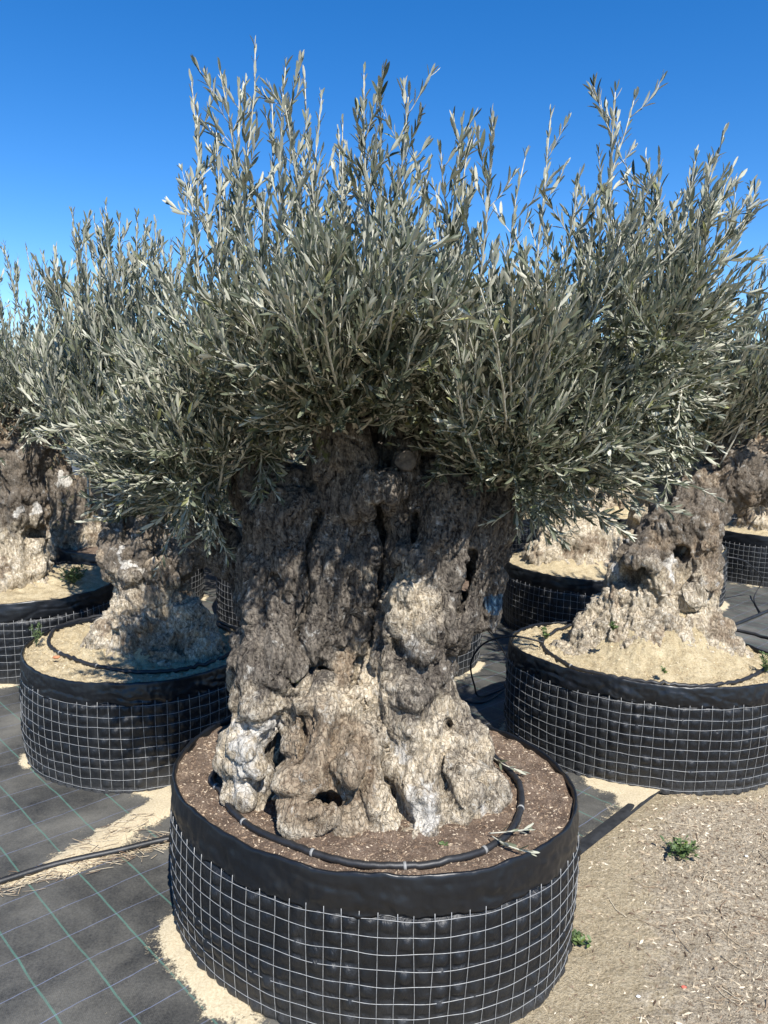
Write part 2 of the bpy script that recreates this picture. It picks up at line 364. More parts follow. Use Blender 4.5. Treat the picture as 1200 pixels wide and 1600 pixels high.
# ------------------------------------------------------------------ trunks: implicit surface, meshed with surface nets
class Sdf:
    def __init__(s, lo, hi, h):
        s.lo = np.array(lo, float); s.h = h; s.n = np.ceil((np.array(hi) - s.lo) / h).astype(int) + 1; s.v = np.full(s.n, .5, np.float32)
    def _box(s, a, b, R):
        lo = np.maximum(np.floor((np.minimum(a, b) - R - s.lo) / s.h).astype(int), 0); hi = np.minimum(np.ceil((np.maximum(a, b) + R - s.lo) / s.h).astype(int) + 1, s.n); return lo, hi
    def _dist(s, a, b, ra, rb, R, sq):
        lo, hi = s._box(a, b, R)
        if (hi <= lo).any(): return None
        ax = [(s.lo[k] + s.h * np.arange(lo[k], hi[k])).astype(np.float32) for k in range(3)]
        X, Y, Z = ax[0][:, None, None], ax[1][None, :, None], ax[2][None, None, :]; ab = (b - a).astype(np.float32); L2 = max(float((ab ** 2).sum()), 1e-8)
        t = np.clip(((X - a[0]) * ab[0] + (Y - a[1]) * ab[1] + (Z - a[2]) * ab[2]) / L2, 0, 1)
        d = np.sqrt((X - a[0] - t * ab[0]) ** 2 + ((Y - a[1] - t * ab[1]) * sq) ** 2 + (Z - a[2] - t * ab[2]) ** 2) - (ra + (rb - ra) * t)
        return tuple(slice(lo[k], hi[k]) for k in range(3)), d
    def add(s, a, b, ra, rb, k=.03, sq=1.0):
        a = np.asarray(a, float); b = np.asarray(b, float); r = s._dist(a, b, ra, rb, max(ra, rb) / min(sq, 1) + k + .05, sq)
        if r is None: return
        sl, d = r; v = s.v[sl]; hh = np.maximum(k - np.abs(v - d), 0) / k; s.v[sl] = np.minimum(v, d) - hh * hh * k * .25
    def sub(s, a, b, ra, rb, k=.02, sq=1.0):
        a = np.asarray(a, float); b = np.asarray(b, float); r = s._dist(a, b, ra, rb, max(ra, rb) / min(sq, 1) + k + .02, sq)
        if r is None: return
        sl, d = r; v = s.v[sl]; d = -d; hh = np.maximum(k - np.abs(v - d), 0) / k; s.v[sl] = np.maximum(v, d) + hh * hh * k * .25
    def mesh(s):
        v = s.v; v[0] = v[-1] = .1; v[:, 0] = v[:, -1] = .1; v[:, :, -1] = .1; v[:, :, 0] = .1
        inside = v < 0; c = np.zeros(tuple(s.n - 1), np.int8)
        for dx in (0, 1):
            for dy in (0, 1):
                for dz in (0, 1): c += inside[dx:s.n[0] - 1 + dx, dy:s.n[1] - 1 + dy, dz:s.n[2] - 1 + dz]
        act = np.argwhere((c > 0) & (c < 8)); idx = np.full(tuple(s.n - 1), -1, np.int32); idx[tuple(act.T)] = np.arange(len(act))
        acc = np.zeros((len(act), 3)); cnt = np.zeros(len(act)); cor = {}
        for dx in (0, 1):
            for dy in (0, 1):
                for dz in (0, 1): cor[dx, dy, dz] = v[act[:, 0] + dx, act[:, 1] + dy, act[:, 2] + dz]
        for p in cor:
            for k in range(3):
                if p[k] == 0:
                    q = list(p); q[k] = 1; q = tuple(q); a, b = cor[p], cor[q]; m = (a < 0) != (b < 0); t = np.where(m, a / np.where(m, a - b, 1), 0)
                    e = np.tile(np.array(p, float), (len(act), 1)); e[:, k] = t; acc[m] += e[m]; cnt[m] += 1
        V = s.lo + s.h * (act + acc / cnt[:, None]); Q = []
        for k in range(3):
            a1, a2 = (k + 1) % 3, (k + 2) % 3
            A = inside; sl0 = [slice(None)] * 3; sl1 = [slice(None)] * 3; sl0[k] = slice(0, -1); sl1[k] = slice(1, None)
            ch = A[tuple(sl0)] != A[tuple(sl1)]; e = np.argwhere(ch); ok = (e[:, a1] > 0) & (e[:, a2] > 0) & (e[:, a1] < s.n[a1] - 1) & (e[:, a2] < s.n[a2] - 1); e = e[ok]
            fl = A[tuple(e.T)]
            def g(o1, o2):
                w = e.copy(); w[:, a1] -= o1; w[:, a2] -= o2; return idx[tuple(w.T)]
            q = np.stack([g(1, 1), g(0, 1), g(0, 0), g(1, 0)], 1); q[~fl] = q[~fl][:, ::-1]; Q.append(q)
        return V, np.concatenate(Q)
def normals(V, Q):
    n = np.cross(V[Q[:, 2]] - V[Q[:, 0]], V[Q[:, 3]] - V[Q[:, 1]]); N = np.zeros_like(V)
    for k in range(4):
        for c in range(3): N[:, c] += np.bincount(Q[:, k], n[:, c], len(V))
    return N / (np.linalg.norm(N, axis=1, keepdims=True) + 1e-12)
def bark_detail(V, Q, seed, amp=1.0, knob=None, rough=None, gran=0.0, flowf=None):
    """knots, fissures and flakes as real displacement; returns V and the 0..1 height used for the bark's colour"""
    N = normals(V, Q); kn = knob if knob is not None else np.full(len(V), .5); rg = rough if rough is not None else np.full(len(V), .5)
    V0 = V; U = flowf(V) if flowf else V
    wp = V + .035 * np.stack([fbm(V * 7 + k * 31, 2, seed + k) for k in range(3)], 1); wq = wp + (U - V)
    big = fbm(V * 6.5, 3, seed + 5)
    f1, f2 = worley(wp * 11, seed); knobs = smooth(.70, .12, f1) * smooth(-.1, .5, fbm(V * 5, 2, seed + 9) + kn * .6)
    g1, g2 = worley(wp * 38, seed + 3); small = smooth(.6, .1, g1)
    sw = wq.copy(); sw[:, 0] += .07 * perlin(V * [2.5, 2.5, 3.2], seed + 2) + .03 * np.sin(V[:, 2] * 7 + seed); sw[:, 1] += .06 * perlin(V * 3, seed + 4); fis = ridged(sw * [26, 26, 3.4], 3, seed + 11); fis2 = ridged(sw * [70, 70, 8], 2, seed + 13)
    fur = smooth(.78, .98, fis)            # narrow furrows
    fur2 = smooth(.72, .98, fis2)
    fine = fbm(V * 120, 3, seed + 21)
    pit = smooth(.30, .02, worley(wp * 24, seed + 8)[0]) * smooth(.0, .4, fbm(V * 8, 2, seed + 30))
    flow = wq.copy(); flow[:, 0] += .06 * perlin(V * [2.2, 2.2, 2.6], seed + 61); flow[:, 1] += .05 * perlin(V * 2.7, seed + 62)
    rib = fbm(flow * [12, 12, 1.5], 3, seed + 63, .6); rib = np.sign(rib) * np.abs(rib) ** .85
    d = amp * (.034 * rib + .016 * big + .030 * knobs * kn + .0025 * small * kn - .017 * fur * (1.15 - kn * .6) - .0075 * fur2 * (1.2 - kn * .5) - .005 * pit * kn + .0022 * fine + gran * (.012 * small + .007 * fbm(V * 55, 3, seed + 50)))
    h = .58 + .22 * fine - .42 * fur * (1.1 - kn * .6) - .30 * fur2 + .12 * knobs + .06 * small - .4 * pit * kn
    return V + N * d[:, None], np.clip(h, 0, 1)
def build_trunk(prims, subs, Y0, lo, hi, h, seed, root, mat, tonef, amp=1.0, knobf=None, kk=.03, gran=0.0, flowf=None, name="trunk", world=True, unproject=True):
    g = Sdf(lo, hi, h)
    def pt(q): return at(q[0], q[1], Y0 + q[2]) if unproject else np.array(q[:3], float)
    def rd(q): return q[3] / F_PX * (Y0 + q[2]) * 1.02 if unproject else q[3]
    for ch in prims:
        o = {}
        if isinstance(ch[-1], dict): o = ch[-1]; ch = ch[:-1]
        if len(ch) == 1: g.add(pt(ch[0]), pt(ch[0]), rd(ch[0]), rd(ch[0]), o.get('k', kk), o.get('sq', 1))
        for a, b in zip(ch[:-1], ch[1:]): g.add(pt(a), pt(b), rd(a), rd(b), o.get('k', kk), o.get('sq', 1))
    for ch in subs:
        for a, b in zip(ch[:-1], ch[1:]): g.sub(pt(a), pt(b), rd(a), rd(b), .018)
    V, Q = g.mesh(); kn = knobf(V) if knobf else None
    V2, hh = bark_detail(V, Q, seed, amp, kn, gran=gran, flowf=flowf)
    at_ = tonef(V2); at_['h'] = hh
    for k in ('tone', 'brown', 'moss', 'paint', 'white'):
        if k not in at_: at_[k] = np.zeros(len(V2))
    me = fast_mesh(name, V2, [Q], attrs=at_, mats=[mat]); print(name, len(V2))
    return (part if world else obj)(name, me, root)

# ------------------------------------------------------------------ planters
def ell(cx, cy, a, b, th, t, off=0.0):
    ct, st = np.cos(t), np.sin(t); nx, ny = ct / a, st / b; n = np.sqrt(nx * nx + ny * ny); u = a * ct + off * nx / n; w = b * st + off * ny / n
    return cx + u * cos(th) - w * sin(th), cy + u * sin(th) + w * cos(th)
def scatter_bits(n, fx, r, s0, s1, flat=.5, el=2.5):
    """small irregular chips (tetra-like) lying at fx(n)->positions"""
    P = fx(n); ph = r.uniform(0, 2 * pi, n); s = r.uniform(s0, s1, n) * r.uniform(.5, 1, n); e = s * r.uniform(1, el, n); c, d = np.cos(ph), np.sin(ph)
    ax = np.stack([c, d, r.normal(0, .25, n)], 1) * e[:, None]; ay = np.stack([-d, c, r.normal(0, .25, n)], 1) * s[:, None] * .6; az = np.stack([0 * c, 0 * c, s * flat], 1)
    V = np.stack([P - ax - az * .3, P + ay * r.uniform(.6, 1.2, (n, 1)) - az * .3, P + ax - az * .3, P - ay - az * .3, P + az + ax * r.uniform(-.4, .4, (n, 1))], 1)
    o = (np.arange(n) * 5)[:, None, None]; T = (np.array([[0, 3, 4], [3, 2, 4], [2, 1, 4], [1, 0, 4]])[None] + o).reshape(-1, 3)
    return V.reshape(-1, 3), T
SOIL = {}
def planter(cx, cy, a, b, th, label, H=.53, band=.115, seed=1, det=6, soilmat='soil', mound=0.0, mc=(0, 0), mr=.5, root=None, wires=True, bits=900, bandvar=.008, group='mesh-walled planters standing on the weed fabric', local=False, soil_h=-.02):
    r = np.random.default_rng(seed); root = thing("mesh_planter", (cx, cy, 0), label, "planter", group)
    per = pi * (3 * (a + b) - sqrt((3 * a + b) * (a + 3 * b))); nc = int(round(per / .05))
    # equal arc-length parameter
    tt = np.linspace(0, 2 * pi, 2000); X, Yy = ell(0, 0, a, b, 0, tt); cl = np.concatenate([[0], np.cumsum(np.hypot(np.diff(X), np.diff(Yy)))]); cl /= cl[-1]
    par = lambda s: np.interp(s % 1.0, cl, tt)
    def lowf(s, z, sd): return .007 * perlin(np.stack([np.cos(2 * pi * s) * 2.3, np.sin(2 * pi * s) * 2.3, z * 3 + sd], 1), seed)
    nu = nc * det; nz = int(round(H / .05)) * det + 1
    S, Z = np.meshgrid(np.arange(nu) / nu, np.linspace(0, H - .02, nz), indexing='ij'); s, z = S.ravel(), Z.ravel()
    pil = np.abs(np.sin(pi * s * nc)) ** .7 * np.abs(np.sin(pi * (z - (H - band) % .05) / .05)) ** .7
    wr = fbm(np.stack([s * nc * 1.3, z * 14, z * 0 + seed], 1), 3, seed + 3)
    sag = .012 * np.sin(np.clip(z / H, 0, 1) * pi)
    off = lowf(s, z, 0) + .0085 * pil * (.7 + 1.3 * np.clip(fbm(np.stack([s * nc * .5, z * 9, s * 0], 1), 2, seed + 4) + .4, 0, 1)) + .004 * wr - .002 + sag
    under = smooth(H - band - .012, H - band + .02, z); off = off * (1 - under) + (lowf(s, z, 0) - .012) * under
    x, y = ell(cx, cy, a, b, th, par(s), off)
    me = fast_mesh("liner", np.stack([x, y, z], 1), [grid_faces(nu, nz, True)], mats=[M['liner']]); part("liner", me, root)
    # wire mesh
    if wires:
        t = Tubes(); zw = H - band - .006
        zt = np.arange(zw, .0, -.05)
        nn = nc * 3
        for k, zz in enumerate(zt):
            s = np.arange(nn) / nn; z = zz + .007 * perlin(np.stack([np.cos(2 * pi * s) * 5, np.sin(2 * pi * s) * 5, s * 0 + k * .7], 1), seed + 7) + r.normal(0, .001)
            x, y = ell(cx, cy, a, b, th, par(s), lowf(s, z, 0) + .006 + .012 * np.sin(z / H * pi)); t.add(np.stack([x, y, z], 1), .0011, 4, closed=True)
        for k in range(nc):
            z = np.linspace(.004, zw + .02, 14); s = np.full(14, k / nc) + .16 / nc * perlin(np.stack([z * 4, z * 0 + k, z * 0], 1), seed + 8)
            x, y = ell(cx, cy, a, b, th, par(s), lowf(s, z, 0) + .0035 + .012 * np.sin(z / H * pi)); t.add(np.stack([x, y, z], 1), .0011, 4)
        part("wire_mesh", t.mesh("wire_mesh", [M['wire']]), root)
    # folded rim band: profile (offset, height) from inside, over the lip, down the outside
    nb = max(160, nc * (8 if det >= 5 else 3)); s = np.arange(nb) / nb; c2 = np.stack([np.cos(2 * pi * s), np.sin(2 * pi * s)], 1)
    def nz_(f, k): return fbm(np.concatenate([c2 * f, np.full((nb, 1), k)], 1), 3, seed + 15)
    bh = band * (1 + .07 * nz_(2.2, 0)) + bandvar * nz_(5, 2)
    seam = r.random(); ds = np.abs((s - seam + .5) % 1 - .5) * per; bh = bh + .014 * (((s - seam) % 1) < .22) * 1.0
    rim = H + .008 * nz_(3.5, 5) + .003 * nz_(14, 8); prof = []
    for j, (o, hgt) in enumerate([(-.008, -.09), (-.008, -.045), (-.007, -.010), (-.005, -.002), (0, 0), (.004, -.003), (.006, -.012)]): prof.append((o + .003 * nz_(9, j + 20), rim + hgt))
    def cr_(f, k):
        g1, g2 = worley(np.stack([c2[:, 0] * f + k * .8, c2[:, 1] * f - k * .6, np.full(nb, k * 1.2 + seed)], 1), seed + 88); return g2 - g1
    for q in np.linspace(.10, 1, 17): prof.append((.006 + .005 * sin(q * pi) + .006 * nz_(7, q * 1.6 + 3) * (.3 + q) + .003 * nz_(22, q * 3) + .004 * q - .006 * np.exp(-np.square(cr_(2.1, q * .7) * 7)) * q ** .5, rim - .014 - (bh - .014) * q))
    prof.append((.006 + 0 * s, rim - bh + .002))
    V = []
    lw = lowf(s, s * 0 + H, 0)
    for o, hh in prof:
        x, y = ell(cx, cy, a, b, th, par(s), lw + o); V.append(np.stack([x, y, hh + 0 * s], 1))
    V = np.stack(V, 1).reshape(-1, 3); me = fast_mesh("rim_band", V, [grid_faces(nb, len(prof), True)], mats=[M['band']]); part("rim_band", me, root)
    # soil
    na, nr_ = (260, 80) if det >= 5 else (110, 30); ang = np.linspace(0, 2 * pi, na, endpoint=False); rr = np.sqrt(np.linspace(0.0004, 1, nr_)); A, R = np.meshgrid(ang, rr, indexing='ij'); A, R = A.ravel(), R.ravel()
    u = (a - .006) * R * np.cos(A); w = (b - .006) * R * np.sin(A); x = cx + u * cos(th) - w * sin(th); y = cy + u * sin(th) + w * cos(th)
    def hgt(x, y):
        q = np.stack([x, y, 0 * x], 1); dm = np.hypot(x - cx - mc[0], y - cy - mc[1]) / mr
        return H + soil_h + mound * (1 - smooth(.0, 1.0, dm)) * (1 + .35 * fbm(q * 7, 3, seed + 50)) + .014 * fbm(q * 11, 4, seed + 40) + (.004 if soilmat == 'soil' else .013) * fbm(q * 38, 3, seed + 41)
    SOIL[seed] = hgt
    V = np.stack([x, y, hgt(x, y)], 1); F = grid_faces(na, nr_, True); parts = [V]; T = []
    if bits:
        def fx(n):
            A = r.uniform(0, 2 * pi, n); R = np.sqrt(r.uniform(0, .97, n)); u = a * R * np.cos(A); w = b * R * np.sin(A); x = cx + u * cos(th) - w * sin(th); y = cy + u * sin(th) + w * cos(th)
            return np.stack([x, y, hgt(x, y)], 1)
        bv, bt = scatter_bits(bits, fx, r, .0015, .0052, .8, 3); T = bt + len(V); parts.append(bv)
    me = fast_mesh("soil", np.concatenate(parts), [F, T] if bits else [F], mats=[M[soilmat], M['soil_chip' if soilmat == 'soil' else 'sand_chip']], mat_idx=([0] * len(F) + [1] * len(T))); part("soil", me, root)
    return root
NEAR = (-.036, 2.414, .564, .698, -1.938); LEFT = (-1.266, 3.698, .53, .592, -2.214); RIGHT = (1.368, 3.736, .493, .682, -1.876)
# ------------------------------------------------------------------ ground, weed fabric, sand, litter
EDGE = 1.93                       # the fabric's border: y - x = EDGE
POTS = [NEAR, LEFT, RIGHT, (-2.42, 4.98, .55, .60, 0), (-.80, 6.02, .56, .60, 0), (1.60, 5.92, .58, .64, .2), (2.55, 6.85, .62, .62, 0), (4.15, 7.85, .64, .62, 0), (-2.25, 6.45, .62, .55, 0), (.12, 5.05, .56, .54, 0)]
def pot_dist(x, y):
    d = np.full(np.shape(x), 9.0)
    for cx, cy, a, b, th in POTS:
        dx, dy = x - cx, y - cy; u = dx * cos(th) + dy * sin(th); w = -dx * sin(th) + dy * cos(th); k = np.sqrt((u / a) ** 2 + (w / b) ** 2) + 1e-6
        d = np.minimum(d, (1 - 1 / k) * np.sqrt(dx * dx + dy * dy))
    return d
def seg_dist(x, y, P):
    d = np.full(np.shape(x), 9.0)
    for a, b in zip(P[:-1], P[1:]):
        ab = b - a; t = np.clip(((x - a[0]) * ab[0] + (y - a[1]) * ab[1]) / (ab @ ab), 0, 1); d = np.minimum(d, np.hypot(x - a[0] - t * ab[0], y - a[1] - t * ab[1]))
    return d
def ground_h(x, y):
    q = np.stack([x, y, 0 * x], 1); v = y - x; out = smooth(EDGE + .02, EDGE - .15, v); near = smooth(14, 6, np.hypot(x, y))
    h = -.012 + out * (.016 + near * (.012 * fbm(q * 3.3, 4, 3) + .009 * fbm(q * 16, 3, 5) + .0048 * fbm(q * 50, 2, 6)))
    return h
gx = np.unique(np.concatenate([np.linspace(-600, -8, 25), np.linspace(-8, -1, 60), np.arange(-1, 3.6, .0135), np.linspace(3.6, 10, 50), np.linspace(10, 600, 25)]))
gy = np.unique(np.concatenate([np.linspace(-40, .4, 20), np.arange(.4, 4.4, .0135), np.linspace(4.4, 12, 60), np.linspace(12, 1200, 40)]))
GX, GY = np.meshgrid(gx, gy, indexing='ij'); x, y = GX.ravel(), GY.ravel()
def mat_ground():
    t = NT("sandy_ground"); c = t.co(); big = t.noise(c, 1.3, 5, .6); med = t.noise(c, 7, 6, .65, .5); f = t.noise(c, 90, 6, .75); g = t.noise(c, 35, 5, .7)
    sand = t.ramp(f, [(.3, (.27, .21, .13)), (.52, (.50, .41, .27)), (.75, (.66, .57, .41))])
    lit = t.ramp(t.math('MULTIPLY_ADD', f, .7, t.math('MULTIPLY', g, .3)), [(.38, (.14, .105, .072)), (.48, (.42, .345, .245)), (.60, (.62, .53, .39))])
    a = t.attr("litter"); m = t.math('ADD', a, t.math('MULTIPLY_ADD', med, 1.3, -.65)); m = t.math('ADD', m, t.math('MULTIPLY_ADD', g, .8, -.4))
    m = t.ramp(m, [(.35, 0.0), (.62, 1.0)]); col = t.mix(m, sand, lit)
    v = t.nd("Mapping"); t.l.new(c, v.inputs[0]); v.inputs['Scale'].default_value = (1, .35, 1); v.inputs['Rotation'].default_value = (0, 0, .5)
    st = t.voro(v.outputs[0], 90, 'F1', 0); ch = t.ramp(st, [(.12, 1.0), (.2, 0.0)]); ch = t.math('MULTIPLY', ch, t.math('MULTIPLY', m, .8)); col = t.mix(ch, col, (.6, .54, .43))
    dk = t.voro(c, 61, 'F1', 0); dk = t.math('MULTIPLY', t.ramp(dk, [(.12, 1.0), (.2, 0.0)]), t.math('MULTIPLY_ADD', m, .7, .3)); col = t.mix(t.math('MULTIPLY', dk, .7), col, (.10, .075, .055))
    hb = t.math('ADD', f, t.math('ADD', g, t.math('MULTIPLY', ch, .5)))
    return t.fin(col, .95, t.bump(hb, .020, 1.0), spec=.15)
lit = smooth(-.35, .30, (x - .95) + (-.25) * (y - 2.2)) * (1 - .7 * smooth(.22, .0, pot_dist(x, y))) * (1 - .6 * smooth(.28, 0, EDGE - (y - x)))
me = fast_mesh("ground", np.stack([x, y, ground_h(x, y)], 1), [grid_faces(len(gx), len(gy))[:, ::-1][:, ::-1]], attrs={'litter': lit}, mats=[mat_ground()])
o = obj("ground", me); o['kind'] = "structure"; o['label'] = "pale sandy ground strewn with dry plant litter"

# fabric sheet: u along the border, v away from it
def mat_fabric():
    t = NT("black_weed_fabric"); c = t.co(); xyz = t.nd("SeparateXYZ"); t.l.new(c, xyz.inputs[0]); X, Y = xyz.outputs[0], xyz.outputs[1]
    wob = t.math('MULTIPLY_ADD', t.noise(c, 5, 3), .016, -.008)
    def lines(v, per, ph, w):
        q = t.math('ADD', t.math('MULTIPLY', v, 1 / per), ph); fr = t.math('FRACT', q); d = t.math('ABSOLUTE', t.math('SUBTRACT', fr, .5)); return t.ramp(d, [(0, 1.0), (w / per, 1.0), (w / per * 1.6, 0.0)])
    s1 = t.math('ADD', t.math('ADD', X, Y), wob); s2 = t.math('ADD', t.math('SUBTRACT', Y, t.math('MULTIPLY', X, .92)), wob)
    gl = lines(s1, .228, .5 - (.98 / .228) % 1, .0034); bl = lines(s2, .208, .5 - (3.60 / .208) % 1, .0016)
    bigm = t.noise(c, 2.2, 6, .62, .4); med = t.noise(c, 11, 6, .7); f = t.noise(c, 130, 5, .75)
    base = t.ramp(med, [(.3, (.010, .011, .012)), (.7, (.024, .025, .025))])
    wv = t.nd("Mapping"); t.l.new(c, wv.inputs[0]); wv.inputs['Rotation'].default_value = (0, 0, radians(45)); wv.inputs['Scale'].default_value = (1, 1, 1)
    wave = t.nd("TexWave", wave_type='BANDS'); t.l.new(wv.outputs[0], wave.inputs[0]); wave.inputs['Scale'].default_value = 70; wave.inputs['Distortion'].default_value = .6
    base = t.mix(.35, base, t.mix(wave.outputs[1], (.006, .006, .007), (.04, .04, .039)))
    dust = t.math('MULTIPLY', t.ramp(t.math('MULTIPLY_ADD', bigm, .7, t.math('MULTIPLY', f, .3)), [(.38, 0.0), (.70, 1.0)]), .5)
    col = t.mix(dust, base, (.33, .31, .26))
    col = t.mix(t.math('MULTIPLY', gl, t.math('MULTIPLY_ADD', med, .8, .1)), col, (.09, .22, .17)); col = t.mix(t.math('MULTIPLY', bl, t.math('MULTIPLY_ADD', med, 1.0, .1)), col, (.17, .20, .30))
    a = t.math('ADD', t.attr("sand"), t.math('MULTIPLY_ADD', med, 1.8, -.9)); a = t.math('ADD', a, t.math('MULTIPLY_ADD', f, .9, -.45)); m = t.ramp(a, [(.42, 0.0), (.60, 1.0)])
    sc = t.ramp(f, [(.3, (.38, .30, .185)), (.6, (.58, .49, .33)), (.8, (.66, .57, .42))]); col = t.mix(m, col, sc)
    rg = t.math('MULTIPLY_ADD', m, .35, .58)
    return t.fin(col, rg, t.bump(t.math('ADD', t.math('MULTIPLY', wave.outputs[1], .25), t.math('MULTIPLY', m, t.math('MULTIPLY_ADD', f, .8, .6))), .004, .8), spec=.35)
us = np.unique(np.concatenate([np.linspace(-30, -2.5, 50), np.arange(-2.5, 7.5, .022), np.linspace(7.5, 30, 40)])); vs = np.unique(np.concatenate([EDGE / sqrt(2) + np.arange(0, 5.5, .022), np.linspace(EDGE / sqrt(2) + 5.5, 40, 60)]))
UU, VV = np.meshgrid(us, vs, indexing='ij'); u, v = UU.ravel(), VV.ravel(); x = (u - v) / sqrt(2); y = (u + v) / sqrt(2)
edge_w = .012 * fbm(np.stack([u * 2.5, 0 * u, 0 * u], 1), 3, 9) * smooth(.2, 0, v - EDGE / sqrt(2)); x = x + edge_w; y = y - edge_w
q = np.stack([x, y, 0 * x], 1); z = .004 + .007 * np.clip(ridged(q * [1.7, 2.4, 1], 2, 33) - .45, 0, 1) + .004 * np.abs(fbm(q * 5, 3, 34)) + .0015 * fbm(q * 18, 2, 35)
pd = pot_dist(x, y)
HOSE_L = [on(*p) for p in [(-160, 1440), (0, 1386), (90, 1358), (180, 1338), (285, 1316)]]
TONGUE = [on(*p) for p in [(110, 1352), (170, 1315), (215, 1285), (262, 1262)]]
sand = smooth(.10, .0, pd) * .85 * (.65 + 1.3 * fbm(q * 3, 3, 60)) + smooth(.14, .0, seg_dist(x, y, TONGUE)) * 1.15 + smooth(.075, .0, np.abs(seg_dist(x, y, HOSE_L))) * .62 + smooth(.14, 0, v - EDGE / sqrt(2)) * .50
P_ = [on(430, 1650), on(330, 1560), on(262, 1470)]
sand = sand + smooth(.13, .0, seg_dist(x, y, P_)) * .6 + .35 * smooth(.30, .0, seg_dist(x, y, [on(960, 1215), on(1000, 1240)])) * 2 + .55 * smooth(.12, 0, seg_dist(x, y, [on(300, 1225), on(240, 1262)]))
sand = sand + .22 * fbm(q * 1.6, 3, 71)
for p, w in [((1040, 955), .3), ((370, 905), .25), ((725, 1130), .12)]:
    c = on(*p); sand = sand + .8 * smooth(w, 0, np.hypot(x - c[0], y - c[1]))
z = z + .010 * smooth(.4, 1.0, sand) * (1 + .5 * fbm(q * 20, 2, 72))
me = fast_mesh("weed_fabric_ground", np.stack([x, y, z], 1), [grid_faces(len(us), len(vs))], attrs={'sand': sand}, mats=[mat_fabric()])
o = obj("ground_cover_fabric", me); o['kind'] = "structure"; o['label'] = "black woven weed fabric with green and blue guide lines"
# overlapping second strip of fabric between the near and the right planter
def strip(name, P0, P1, w, zz, label):
    n = 60; t = np.linspace(0, 1, n); a = P0[None] * (1 - t[:, None]) + P1[None] * t[:, None]; d = (P1 - P0)[:2]; d /= np.linalg.norm(d); nrm = np.array([-d[1], d[0], 0]); rows = []
    for k, s_ in enumerate(np.linspace(0, 1, 12)):
        p = a + nrm[None] * w * s_; p[:, 2] = zz + .004 * (1 - abs(2 * s_ - 1)) * (1 + .8 * fbm(p * 6, 2, 90)) + .0; rows.append(p)
    V = np.stack(rows, 1).reshape(-1, 3); me = fast_mesh(name, V, [grid_faces(n, 12)[:, ::-1]], attrs={'sand': np.full(len(V), .12)}, mats=[M['fab2']]); o = obj(name, me); return o
M['fab2'] = mat_simple("hemmed_fabric_edge", (.024, .025, .026), .6, 0, .4, .5, 25, .002)
e0 = np.array([.35, .35 + EDGE - .015, .0]); e1 = np.array([1.36, 1.36 + EDGE - .015, .0])
tag(strip("fabric_hem", e0, e1, .055, .012, ""), "black turned-under fabric hem running between the near and the right planter", "fabric edge")

# litter on the bare ground: chips, straws and small stones that nobody could count
r = np.random.default_rng(41)
def fx(n):
    P = []
    while len(P) < n:
        a = r.uniform(.2, 3.4); b = 1.0 + 3.2 * r.random() ** 1.3
        if b - a > EDGE - .03: continue
        if pot_dist(np.array([a]), np.array([b]))[0] < .015: continue
        if r.random() > .18 + .82 * smooth(.75, 1.25, a): continue
        P.append((a, b))
    P = np.array(P); return np.stack([P[:, 0], P[:, 1], ground_h(P[:, 0], P[:, 1]) + .001], 1)
def mat_chip(name, stops):
    t = NT(name); g = t.nd("NewGeometry"); return t.fin(t.ramp(g.outputs['Random Per Island'], stops), .9, spec=.2)
M['chip'] = mat_chip("litter_chips", [(0, (.07, .045, .03)), (.3, (.24, .18, .125)), (.7, (.44, .36, .25)), (1, (.62, .55, .43))])
V1, T1 = scatter_bits(26000, fx, r, .002, .0085, .7, 3); V2, T2 = scatter_bits(9000, fx, r, .0018, .0032, .8, 9)
me = fast_mesh("plant_litter", np.concatenate([V1, V2]), [np.concatenate([T1, T2 + len(V1)])], False, mats=[M['chip']])
o = obj("plant_litter", me); o['kind'] = "stuff"; o['label'] = "dry chips, bark crumbs and small stones on the sandy ground"; o['category'] = "litter"
t = Tubes()
for k in range(700):
    p = fx(1)[0]; a = r.uniform(0, pi); ln = r.uniform(.03, .12) if r.random() < .9 else r.uniform(.12, .22); n = 7; s_ = np.linspace(-.5, .5, n); cv = r.normal(0, .25)
    P = np.stack([p[0] + s_ * ln * cos(a) - cv * ln * s_ * s_ * sin(a), p[1] + s_ * ln * sin(a) + cv * ln * s_ * s_ * cos(a), 0 * s_], 1); P += np.cumsum(r.normal(0, .0016, (n, 3)), 0); P[:, 2] = ground_h(P[:, 0], P[:, 1]) + .003 + .004 * r.random() * np.abs(s_)
    t.add(P, r.uniform(.0007, .0019), 4)
# straw along the hose and sand tongue on the fabric
for k in range(330):
    u_ = r.random(); base = HOSE_L[0] * (1 - u_) + HOSE_L[-1] * u_ if r.random() < .7 else TONGUE[0] * (1 - u_) + TONGUE[2] * u_
    p = base + np.array([r.normal(0, .035), r.normal(.015, .035), 0]); a = r.normal(.35, .6); ln = r.uniform(.03, .10); s_ = np.linspace(-.5, .5, 5)
    P = np.stack([p[0] + s_ * ln * cos(a), p[1] + s_ * ln * sin(a) + r.normal(0, .2) * ln * s_ * s_, .014 + .006 * r.random() + .01 * s_ * r.normal()], 1); t.add(P, r.uniform(.0007, .0014), 3)
M['straw'] = mat_chip("dry_straw", [(0, (.18, .12, .08)), (.5, (.38, .30, .20)), (1, (.62, .54, .40))])
o = obj("dry_straw", t.mesh("dry_straw", [M['straw']])); o['kind'] = "stuff"; o['label'] = "dry straw and twigs scattered over ground and fabric"; o['category'] = "straw"

